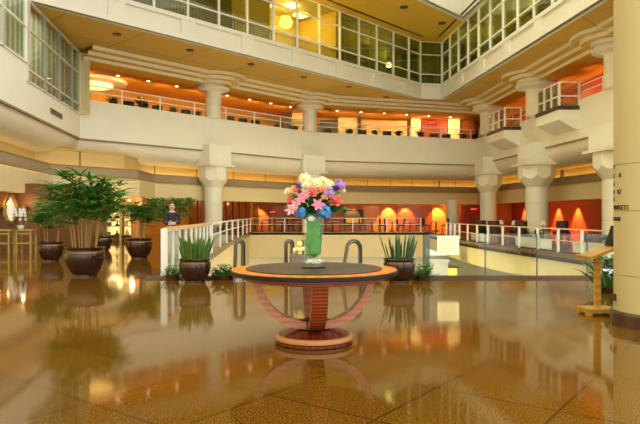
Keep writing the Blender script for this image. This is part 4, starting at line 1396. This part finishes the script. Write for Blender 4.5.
# ------------------------------------------------------------------ round table
TX, TY = 0.0 - 0.062, 6.25
rt = root('round_table', (TX, TY, 0), 'round inlaid wooden centre table on a curved-leg pedestal', 'table')
C = (TX, TY, 0)
mb = MB(); mb.lathe([(.70, .705), (.855, .712), (.868, .72), (.868, .752), (.855, .756), (.70, .756)], C, 96); mb.build('rim', BLACKL, rt)
mb = MB(); mb.lathe([(.66, .752), (.853, .752), (.853, .7605), (.66, .7605)], C, 96); mb.build('veneer_ring', TABTOP, rt)
mb = MB(); mb.lathe([(.69, .755), (.705, .757), (.705, .772), (.695, .775)], C, 96); mb.build('inset_disc', SLATE, rt)
mb = MB(); mb.lathe([(.60, .655), (.715, .655), (.73, .665), (.73, .708), (.60, .708)], C, 96); mb.build('apron', ZEBRA, rt)
mb = MB(); mb.lathe([(.385, 0), (.40, .01), (.40, .035), (.385, .04)], C, 72); mb.build('base_plinth', DARKRED, rt)
mb = MB(); mb.lathe([(.392, .04), (.405, .045), (.405, .085), (.39, .092)], C, 72); mb.build('base_band', stripes('light_band', (.62, .30, .12), (.5, .2, .07), 4, axis='Z'), rt)
mb = MB(); mb.lathe([(.39, .088), (.36, .095), (.17, .135), (.17, .10)], C, 72); mb.build('base_cone', DARKRED, rt)
mb = MB(); mb.obox(C, .23, .23, .13, .235, math.radians(45 + 6)); mb.build('hub', BLACKL, rt)
for q in range(4):
    a = math.radians(6 - 90 + 90 * q)
    rad, tan_ = Vector((math.cos(a), math.sin(a))), Vector((-math.sin(a), math.cos(a)))
    ns = 18
    vs, fs = [], []
    for i in range(ns + 1):
        t = PI / 2 * i / ns
        for (ra, rb, s) in ((.545, .555, -1), (.545, .555, 1), (.47, .475, 1), (.47, .475, -1)):
            r = .085 + ra * math.cos(t)
            z = .70 - rb * math.sin(t)
            w = .078
            vs.append((TX + rad.x * r + tan_.x * w * s, TY + rad.y * r + tan_.y * w * s, z))
    for i in range(ns):
        for j in range(4):
            fs.append((4 * i + j, 4 * i + (j + 1) % 4, 4 * (i + 1) + (j + 1) % 4, 4 * (i + 1) + j))
    fs += [(0, 1, 2, 3), tuple(4 * ns + j for j in (3, 2, 1, 0))]
    mb = MB(); mb.add(vs, fs); mb.build('leg', ZEBRA if q == 0 else PINKWD, rt)

# ------------------------------------------------------------------ vase and bouquet
VX, VY, VZ = -0.065, 6.23, 0.7755
mb = MB(); mb.box(VX - .125, VX + .125, VY - .125, VY + .125, VZ, VZ + .012)
mb.thing('vase_tray', BLACKL, 'square black tray under the tall vase', 'tray')
rt = root('flower_vase', (VX, VY, VZ + .012), 'tall square glass vase lined with green leaves', 'vase')
z0, z1, w = VZ + .013, VZ + .56, .098
mb = MB()
mb.prism([(VX - w, VY - w), (VX + w, VY - w), (VX + w, VY + w), (VX - w, VY + w)], z0, z0 + .025)
for sx, sy in ((-1, 0), (1, 0), (0, -1), (0, 1)):
    if sx: mb.box(VX + sx * w - .004, VX + sx * w + .004, VY - w, VY + w, z0, z1)
    else: mb.box(VX - w, VX + w, VY + sy * w - .004, VY + sy * w + .004, z0, z1)
mb.build('glass', VASEG, rt, smooth=False)
LGREEN = mat('wrapped_leaf', (.05, .27, .004), .5, scale=20, var=1.0, bump=.8)
mb = MB()
rnd = random.Random(5)
for i in range(26):
    a = rnd.uniform(0, 2 * PI)
    sx, sy = math.cos(a), math.sin(a)
    k2 = .072 / max(abs(sx), abs(sy))
    b = (VX + sx * k2 * .92, VY + sy * k2 * .92, z0 + .09 + rnd.uniform(0, .12))
    mb.blade(b, (-sx * .12 + rnd.uniform(-.06, .06), -sy * .12 + rnd.uniform(-.06, .06), 1), (-sy, sx, rnd.uniform(-.15, .15)), rnd.uniform(.24, .34), .085, 0, 5)
q = .072
mb.prism([(VX - q, VY - q), (VX + q, VY - q), (VX + q, VY + q), (VX - q, VY + q)], z0 + .13, z1 - .06)
mb.lathe([(.02, z0 + .09), (.07, z0 + .135)], (VX, VY, 0), 8)
mb.build('leaf_lining', LGREEN, rt, clean=True)
mb = MB()
for i in range(60):
    mb.ball((VX + rnd.uniform(-.078, .078), VY + rnd.uniform(-.078, .078), z0 + .035 + rnd.uniform(0, .03)), .014, 6, 4)
mb.build('pebbles', mat('white_pebble', (.85, .86, .8), .4), rt)
mb = MB(); mb.lathe([(.085, z1 - .04), (.095, z1 - .01), (.07, z1 + .02), (.03, z1 + .03)], (VX, VY, 0), 14); mb.build('foam', mat('moss', (.06, .14, .03), .8, scale=20, var=.6), rt)

MOUTH = Vector((VX, VY, z1 - .03))
STEM = mat('flower_stem', (.07, .20, .03), .5)
PC = lambda n, c, e=.12: mat(n, c, .55, scale=25, var=e)
CRM = PC('cream_petals', (.86, .82, .52)); PUR = PC('purple_petals', (.30, .09, .55), .3); LAV = PC('lavender_petals', (.50, .30, .62), .25)
VIO = PC('violet_petals', (.13, .04, .45), .3); PCH = PC('peach_petals', (.90, .42, .24)); COR = PC('coral_petals', (.85, .22, .16), .2)
PNK = PC('pink_petals', (.80, .20, .38), .45); LPK = PC('pale_pink_petals', (.86, .38, .46), .4); BLU = PC('blue_petals', (.07, .30, .85), .7); WHT = PC('white_petals', (.88, .90, .86))
YEL = PC('yellow_stamen', (.85, .65, .08))


def rdir(rnd):
    z = rnd.uniform(-.7, 1); a = rnd.uniform(0, 2 * PI); s = math.sqrt(1 - z * z)
    return Vector((s * math.cos(a), s * math.sin(a), z))


def flower(kind, px, py, r_px, m, label, dd=0.0, name=None, cat='flower'):
    c = Vector(P(px, py, VY + dd))
    r = r_px / F * VY * 1.18
    rt = root(name or kind, tuple(MOUTH), label, cat, 'flowers of the bouquet')
    mid = MOUTH.lerp(c, .55) + Vector(((c.x - MOUTH.x) * -.12, (c.y - MOUTH.y) * -.12, .03))
    mb = MB(); mb.tube([MOUTH, mid, c - (c - mid).normalized() * r * .4], .005, 5); mb.build('stem', STEM, rt)
    mb = MB()
    rnd = random.Random(int(px * 13 + py * 7))
    if kind == 'pompon_flower':
        mb.ball(c, r * .72, 10, 7)
        for i in range(110):
            d = rdir(rnd); s = d.orthogonal().normalized()
            mb.blade(c + d * r * .55, d + Vector((rnd.uniform(-.4, .4), rnd.uniform(-.4, .4), rnd.uniform(-.4, .4))), s, r * .5, r * .3, .1, 3)
    elif kind == 'lily':
        f = Vector((c.x - MOUTH.x, -.55, .25 + (c.z - MOUTH.z) * .3)).normalized()
        u = f.orthogonal().normalized(); v = f.cross(u)
        for k2 in range(6):
            th = 2 * PI * k2 / 6 + .3
            o = u * math.cos(th) + v * math.sin(th)
            mb.blade(c, o * .95 + f * .45, f.cross(o), r * 1.25, r * (.5 if k2 % 2 else .62), .25, 5)
        for k2 in range(5):
            o = u * math.cos(k2 * 1.3) + v * math.sin(k2 * 1.3)
        sm = MB()
        for k2 in range(6):
            th = 2 * PI * k2 / 6
            o = u * math.cos(th) + v * math.sin(th)
            sm.tube([c, c + f * r * .4 + o * r * .1, c + f * r * .6 + o * r * .25], r * .03, 4)
        sm.build('stamens', YEL, rt)
    elif kind == 'rose':
        mb.ball(c, r * .5, 8, 6)
        f = Vector((0, -.6, .6)).normalized()
        for ring in range(3):
            for k2 in range(6):
                th = 2 * PI * k2 / 6 + ring * .5
                u = f.orthogonal().normalized(); v = f.cross(u)
                o = u * math.cos(th) + v * math.sin(th)
                mb.blade(c + o * r * (.2 + .15 * ring) - f * r * .2, f * (1.1 - ring * .35) + o * (.25 + ring * .4), f.cross(o), r * .95, r * .95, .1, 4)
    elif kind == 'hydrangea':
        for i in range(46):
            d = rdir(rnd); p = c + d * r * rnd.uniform(.75, 1.0)
            u = d.orthogonal().normalized(); v = d.cross(u)
            for k2 in range(4):
                th = PI / 2 * k2 + i
                o = u * math.cos(th) + v * math.sin(th)
                mb.blade(p, o + d * .25, d.cross(o), r * .38, r * .34, 0, 2, shape=lambda t: .5 + .8 * math.sin(PI * min(t, .95)))
        mb.ball(c, r * .7, 8, 6)
    elif kind == 'iris':
        for k2 in range(9):
            th = 2 * PI * k2 / 9
            o = Vector((math.cos(th), math.sin(th), 0))
            mb.blade(c, o * .7 + Vector((0, 0, .9 if k2 % 2 else .1)), Vector((-o.y, o.x, rnd.uniform(-.4, .4))), r * 1.15, r * .8, .5, 4)
    mb.build('bloom', m, rt, clean=kind != 'x')
    return rt


CR = 'pompon_flower'
flower(CR, 305, 178.6, 5.4, CRM, 'large cream pompon flower topping the bouquet on the left')
flower(CR, 306.8, 185.6, 4.2, CRM, 'cream pompon flower just under the topmost one', -.08)
flower(CR, 316, 184.2, 5.6, CRM, 'cream pompon flower at the top centre of the bouquet', -.04)
flower(CR, 322.6, 181, 4.4, CRM, 'cream pompon flower at the top, behind the centre one', .05)
flower(CR, 328.6, 185.4, 5.4, CRM, 'large cream pompon flower at the upper right of the bouquet')
flower(CR, 288.9, 191.8, 4.0, CRM, 'cream pompon flower at the left edge of the bouquet')
flower(CR, 342.2, 190.6, 3.4, CRM, 'small cream pompon flower at the right edge below the lavender one', .05)
flower('iris', 298.2, 187, 4.4, PUR, 'purple iris at the upper left of the bouquet', -.05)
flower('iris', 336, 189.4, 4.6, VIO, 'deep violet iris at the upper right of the bouquet', -.05)
flower(CR, 339.6, 184.8, 5.2, LAV, 'lavender pompon flower at the top right of the bouquet')
flower(CR, 329, 193.4, 4.6, LAV, 'lavender pompon flower right of centre in the bouquet', -.1)
flower('rose', 295, 189.5, 3.8, PCH, 'peach rose at the upper left of the bouquet', -.06)
flower('rose', 312.4, 192.2, 4.2, COR, 'coral rose in the middle of the bouquet', -.1)
flower('rose', 323.2, 189.4, 3.2, PCH, 'peach rose below the cream flowers, right of centre', -.07)
flower('rose', 335.4, 200.8, 5.0, COR, 'big coral rose at the lower right of the bouquet', -.08)
flower('rose', 290.8, 199.6, 3.4, COR, 'coral rose at the left edge of the bouquet', -.04)
flower('rose', 325.5, 196.6, 2.8, PCH, 'small peach rose beside the lower lavender flower', -.12)
flower('lily', 301.8, 199, 5.2, PNK, 'pink lily left of centre in the bouquet', -.14)
flower('lily', 318, 205.2, 5.4, PNK, 'pink star lily low in the centre of the bouquet', -.16)
flower('lily', 292, 210, 5.2, LPK, 'pale pink lily drooping at the lower left of the bouquet', -.08)
flower('lily', 296, 205, 4.6, LPK, 'pale pink lily tucked beside the drooping one', -.1)
flower('lily', 305.5, 193.6, 4.0, LPK, 'pale pink lily under the cream flowers', -.1)
flower('hydrangea', 300.8, 213, 4.8, BLU, 'blue hydrangea at the lower left over the vase mouth', -.1)
flower('hydrangea', 324.5, 212.6, 6.0, BLU, 'blue hydrangea at the lower right over the vase mouth', -.1)
flower('rose', 311.5, 218.5, 2.6, WHT, 'white rose at the vase mouth', -.1)


def sprig(px, py, n, label, dd=-.05, seed=1):
    c = Vector(P(px, py, VY + dd))
    rnd = random.Random(seed)
    rt = root('leaf_sprig', tuple(MOUTH), label, 'leaf', 'green sprigs of the bouquet')
    mb = MB(); mb.tube([MOUTH, MOUTH.lerp(c, .5) + Vector((0, 0, .03)), c], .004, 5); mb.build('stem', STEM, rt)
    mb = MB()
    for i in range(n):
        p = MOUTH.lerp(c, .35 + .65 * i / n)
        d = (c - MOUTH).normalized() + Vector((rnd.uniform(-1, 1), rnd.uniform(-1, .2), rnd.uniform(-.4, .7)))
        mb.blade(p, d, d.orthogonal(), rnd.uniform(.07, .12), .038, .3, 4)
    mb.build('leaves', mat('bouquet_leaf', (.035, .15, .02), .4, scale=12, var=.6), rt, clean=True)


for q, (px, py, lab) in enumerate([(310, 203, 'green sprig in the middle of the bouquet'), (334, 211, 'broad green sprig low on the right of the bouquet'), (341, 207, 'green sprig at the right edge of the bouquet'),
                                   (309, 213, 'green sprig between the two blue hydrangeas'), (320, 195, 'upright green sprig behind the star lily'), (303, 207, 'green sprig behind the left blue hydrangea'), (329, 205, 'green sprig behind the coral rose'),
                                   (315, 214, 'green sprig at the vase mouth, right of the white rose'), (306, 216.5, 'green sprig drooping over the left of the vase mouth'), (326, 199, 'green sprig left of the big coral rose'), (297, 196, 'green sprig among the pink lilies'), (336, 205, 'green sprig under the big coral rose'), (314, 199, 'green sprig just left of the star lily')]):
    sprig(px, py, 16, lab, -.06 if q != 4 else 0, q + 3)

# ------------------------------------------------------------------ person at the railing
def skin_mesh(verts, edges, radii, rootv=0, sub=2):
    me = bpy.data.meshes.new('sk')
    me.from_pydata(verts, edges, [])
    ob = bpy.data.objects.new('sk', me)
    COL.objects.link(ob)
    md = ob.modifiers.new('s', 'SKIN')
    for i, r in enumerate(radii):
        me.skin_vertices[0].data[i].radius = r if isinstance(r, tuple) else (r, r)
        me.skin_vertices[0].data[i].use_root = (i == rootv)
    ss_ = ob.modifiers.new('u', 'SUBSURF'); ss_.levels = sub; ss_.render_levels = sub
    dg = bpy.context.evaluated_depsgraph_get()
    m2 = bpy.data.meshes.new_from_object(ob.evaluated_get(dg))
    vs = [tuple(v.co) for v in m2.vertices]; fs = [tuple(p.vertices) for p in m2.polygons]
    bpy.data.objects.remove(ob); bpy.data.meshes.remove(m2)
    return vs, fs


px_, py_ = (172 - 320) / F * 17.6, 17.6
rt = root('person', (px_, py_, 0), 'person in dark top and pale trousers with folded arms behind the left railing', 'person')
def place(vs, ang=0.25):
    ca, sa = math.cos(ang), math.sin(ang)
    return [(px_ + x * ca - y * sa, py_ + x * sa + y * ca, z) for x, y, z in vs]
V = [(0, 0, .92), (0, 0, 1.08), (0, -.01, 1.25), (0, 0, 1.36), (0, -.01, 1.44), (0, -.025, 1.505), (0, -.03, 1.60),           # 0-6 pelvis..head
     (.17, 0, 1.33), (.23, -.02, 1.10), (.06, -.2, 1.06), (-.03, -.23, 1.08),                                             # 7-10 left arm folded
     (-.17, 0, 1.33), (-.23, -.02, 1.10), (-.06, -.22, 1.02), (.03, -.24, 1.04),                                         # 11-14 right arm folded
     (.09, 0, .86), (.095, -.02, .48), (.095, .02, .08), (.10, -.12, .03),                                               # 15-18
     (-.09, 0, .86), (-.095, -.02, .48), (-.095, .02, .08), (-.10, -.12, .03)]                                           # 19-22
E = [(0, 1), (1, 2), (2, 3), (3, 4), (4, 5), (5, 6), (3, 7), (7, 8), (8, 9), (9, 10), (3, 11), (11, 12), (12, 13), (13, 14), (0, 15), (15, 16), (16, 17), (17, 18), (0, 19), (19, 20), (20, 21), (21, 22)]
R = [(.13, .10), (.11, .085), (.13, .09), (.10, .07), .047, .082, .088, .055, .042, .032, .03, .055, .042, .032, .03, .085, .055, .038, .035, .085, .055, .038, .035]
for base, sgn in ((10, -1), (14, 1)):
    bx, by, bz = V[base]
    for k2 in range(5):
        o = len(V)
        if k2 < 4:
            V += [(bx + sgn * .035, by - .005, bz + .024 - .016 * k2), (bx + sgn * (.085 - .006 * abs(k2 - 1)), by + .02, bz + .022 - .016 * k2)]
        else:
            V += [(bx + sgn * .005, by - .02, bz + .04), (bx + sgn * .03, by - .015, bz + .07)]
        E += [(base, o), (o, o + 1)]; R += [.009, .007]
vs, fs = skin_mesh(V, E, R)
mb = MB(); mb.add(place(vs), fs)
# nose and ears belong to the body
mb.add(*(lambda b: (place(b.v), b.f))(MB().ball((0, -.118, 1.548), .015, 6, 5)))
mb.add(*(lambda b: (place(b.v), b.f))(MB().ball((0, -.012, 1.583), .105, 20, 14, (.80, .98, 1.08))))
for sx in (-.078, .078):
    mb.add(*(lambda b: (place(b.v), b.f))(MB().ball((sx, -.03, 1.54), .02, 6, 5, (.5, 1, 1.4))))
mb.build('body', SKIN, rt)
hb = MB().ball((0, -.002, 1.598), .115, 28, 24, (.84, 1.0, 1.02))
hb.f = [f for f in hb.f if not (sum(hb.v[i][1] for i in f) / 4 < -.02 and sum(hb.v[i][2] for i in f) / 4 < 1.652 - .05 * abs(sum(hb.v[i][0] for i in f) / 4) / .08) and sum(hb.v[i][2] for i in f) / 4 > 1.50]
m2 = MB(); m2.add(place(hb.v), hb.f); m2.build('hair', HAIR, rt)
for sx in (-.03, .03):
    e = MB().ball((sx, -.110, 1.578), .010, 6, 5); m2 = MB(); m2.add(place(e.v), e.f); m2.build('eye', HAIR, rt)
e = MB().ball((0, -.106, 1.515), .02, 8, 5, (1, .4, .35)); m2 = MB(); m2.add(place(e.v), e.f); m2.build('mouth', mat('lips', (.4, .12, .1)), rt)
V2 = [(0, 0, .94), (0, 0, 1.08), (0, -.01, 1.25), (0, 0, 1.365), (.17, 0, 1.335), (.23, -.02, 1.10), (.09, -.185, 1.065), (-.17, 0, 1.335), (-.23, -.02, 1.10), (-.09, -.20, 1.025)]
E2 = [(0, 1), (1, 2), (2, 3), (3, 4), (4, 5), (5, 6), (3, 7), (7, 8), (8, 9)]
R2 = [(.165, .125), (.13, .10), (.15, .105), (.11, .08), .067, .054, .044, .067, .054, .044]
vs, fs = skin_mesh(V2, E2, R2); mb = MB(); mb.add(place(vs), fs); mb.build('top', SHIRT, rt)
V3 = [(0, 0, 1.02), (0, 0, .90), (.09, 0, .82), (.1, -.02, .48), (.1, .02, .10), (-.09, 0, .82), (-.1, -.02, .48), (-.1, .02, .10)]
E3 = [(0, 1), (1, 2), (2, 3), (3, 4), (1, 5), (5, 6), (6, 7)]
R3 = [(.14, .11), (.15, .115), .1, .075, .06, .1, .075, .06]
vs, fs = skin_mesh(V3, E3, R3, 1); mb = MB(); mb.add(place(vs), fs); mb.build('trousers', PALECL, rt)

# ------------------------------------------------------------------ lights
def light(kind, loc, energy, col, size=0.3, rot=None, spot=None, blend=.5, name='lamp'):
    l = bpy.data.lights.new(name, kind)
    l.energy = energy; l.color = col
    if kind == 'SPOT':
        l.spot_size = spot; l.spot_blend = blend; l.shadow_soft_size = size
    elif kind == 'AREA':
        l.shape = 'RECTANGLE'; l.size = size[0]; l.size_y = size[1]
    else:
        l.shadow_soft_size = size
    o = bpy.data.objects.new(name, l)
    o.location = loc
    if rot: o.rotation_euler = rot
    COL.objects.link(o)
    return o


AMB = (1.0, .56, .19)
YEL_ = (1.0, .68, .28)
# gallery wall washers: spots by the ceiling edge aimed back at the wall
def washer(x, y, z, nx, ny, e, col=AMB, ang=150, down=0.35, r=.12):
    v = Vector((-nx, -ny, -down)).normalized()
    light('SPOT', (x, y, z), e, col, r, v.to_track_quat('-Z', 'Y').to_euler(), math.radians(ang), .6, name='wall_washer')
q = 0
def washers(poly, off, step, z, e, col=AMB, **kw):
    for a, b in zip(poly, poly[1:]):
        a, b = Vector(a), Vector(b)
        t = (b - a).normalized(); n_ = Vector((t.y, -t.x)); L = (b - a).length
        k_ = max(1, round(L / step))
        for i_ in range(k_):
            p_ = a + t * (L * (i_ + .5) / k_) + n_ * off
            washer(p_.x, p_.y, z, n_.x, n_.y, e, col, **kw)
washers(L2[1:4], -1.0, 2.4, 8.3, 140)
washers(L2[3:5], -0.35, 2.6, 8.2, 70, (1.0, .42, .14), down=.2)
for p in along(offset_poly(L2[1:4], -1.6), 1.9, 1.0):
    mb = MB(); mb.lathe([(.06, 0), (.09, 0.0), (.1, .02), (.1, .03)], (p[0], p[1], 8.975), 12)
    mb.thing('ceiling_spot', LAMPW, 'small bright ceiling spot of the upper gallery, %s from the left' % ORD[min(q, 17)], 'downlight', group='bright ceiling spots of the gallery'); q += 1
light('POINT', (-15 + .5, 34.9, 8.1), 60, YEL_, .5, name='round_lamp_glow')
for px in (348, 416, 454, 298):
    d = 46.4 if px > 310 else 44.0
    washer((px - 320) / F * d, d, 8.7, 0, -1, 28, YEL_, ang=110, down=.9, r=.06)
# ground-floor downlights
washers(HD[3:7], -1.0, 3.2, 2.2, 70, down=.25)
washers(HD[6:8], -0.6, 4.0, 2.1, 18, down=.3)
for px, d in ((243, 51.2), (258, 51.3), (352, 51.3), (389, 51.3), (406, 51.3), (438.5, 51.3)):
    light('SPOT', ((px - 320) / F * d, d, 2.3), 750, AMB, .03, (0.25, 0, 0), math.radians(75), .4, name='wall_washer')
for px, d in ((498, 47.5), (509, 46), (521, 44.5), (554, 40), (573, 37.5)):
    x = (px - 320) / F * d
    xw = 16.6 + (52 - d) * 1.6 / 38
    d2 = d
    for it in range(20):
        xw = 16.6 + (52 - d2) * 1.6 / 38 - .35
        d2 = xw / ((px - 320) / F)
    if d2 < 50:
        light('SPOT', (xw, d2, 2.35), 2200, (1, .62, .2), .03, (0, 0.16, 0), math.radians(80), .5, name='wall_washer')
# cove lights
cvp = offset_poly(HD, -0.58)
for a, b in zip(cvp, cvp[1:]):
    a, b = Vector(a), Vector(b); t = b - a
    m_ = (a + b) / 2
    light('AREA', (m_.x, m_.y, 3.56), 2.1 * t.length * (0.4 if m_.x < -8 else 1.0), (1, .62, .18), (t.length * .98, .1), (PI, 0, math.atan2(t.y, t.x)), name='cove_light')
# far-left alcove
for px in (-2, 23.5):
    c = P(px, 202, 22.6); light('POINT', c, 9, AMB, .06, name='sconce_glow')
for x in (-12.5, -10.8):
    light('SPOT', (x, 21.8, 2.35), 25, AMB, .05, (0.3, 0, 0), math.radians(100), .6, name='alcove_downlight')
light('POINT', (-11.5, 29.0, 2.0), 22, YEL_, .35, name='shop_light')
light('POINT', (-9.9, 29.0, 2.0), 16, YEL_, .35, name='shop_light')
light('POINT', (-8.7, 27.8, 1.9), 25, AMB, .1, name='pier_light')
# lit upper room
light('POINT', (rl.x, rl.y, 12.6), 230, (1, .75, .3), .4, name='room_light')
for s in (-1, 3.5, 15.4, 18.6):
    p = Vector(l3(s)) - n3 * 2.2
    light('POINT', (p.x, p.y, 12.8), 60, (1, .85, .5), .2, name='room_light')
for kx in (1, 4, 7, 10):
    p = l3r(kx); light('POINT', (p[0] + 2.2, p[1], 12.8), 110, (.95, .92, .5), .2, name='room_light')
light('POINT', (-12.6, 24.5, 8.8), 60, (1, .9, .65), .3, name='room_light')
light('POINT', (-11.6, 19.5, 8.8), 60, (.95, .95, .8), .3, name='room_light')
light('POINT', (3, 30, -3.0), 700, (1, .8, .5), .4, name='basement_fill')  # fill added to brighten the storey below, no lamp seen there
# skylight over the atrium: added area light for unseen, unmodelled glazing
light('AREA', (0, 22, 22), 1500, (1.0, .95, .82), (18, 22), (0, 0, 0), name='skylight_stand_in')

w = bpy.data.worlds.new('sky')
S.world = w
w.use_nodes = True
nt = w.node_tree
bg = nt.nodes['Background']
tc = nt.nodes.new('ShaderNodeTexCoord')
sp = nt.nodes.new('ShaderNodeSeparateXYZ')
nt.links.new(tc.outputs['Generated'], sp.inputs[0])
mr = nt.nodes.new('ShaderNodeMapRange')
mr.inputs[1].default_value = -1; mr.inputs[2].default_value = 1
nt.links.new(sp.outputs['X'], mr.inputs[0])
cr = nt.nodes.new('ShaderNodeValToRGB')
e = cr.color_ramp.elements
e[0].position = 0.0; e[0].color = (0.66, 0.52, 0.20, 1)
e[1].position = 1.0; e[1].color = (1.0, 1.0, 0.97, 1)
m5 = e.new(0.5); m5.color = (0.98, 0.94, 0.79, 1)
nt.links.new(mr.outputs[0], cr.inputs[0])
nt.links.new(cr.outputs[0], bg.inputs[0])
my = nt.nodes.new('ShaderNodeMapRange')          # background raised behind the camera, added to brighten the far fascia
my.inputs[1].default_value = -1; my.inputs[2].default_value = 1
my.inputs[3].default_value = 2.0; my.inputs[4].default_value = 1.05
nt.links.new(sp.outputs['Y'], my.inputs[0])
nt.links.new(my.outputs[0], bg.inputs[1])

# ------------------------------------------------------------------ camera
cam = bpy.data.cameras.new('camera')
cam.sensor_width = 36
cam.lens = F / 640 * 36
cam.shift_y = 2 / 640
cam.clip_end = 300
co = bpy.data.objects.new('camera', cam)
co.location = (0, 0, CH)
co.rotation_euler = (PI / 2, 0, 0)
COL.objects.link(co)
S.camera = co
S.view_settings.view_transform = 'Standard'
S.view_settings.look = 'None'
S.view_settings.gamma = 1
S.view_settings.exposure = 0.36
S.cycles.max_bounces = 8
S.cycles.transparent_max_bounces = 16
S.cycles.use_denoising = True
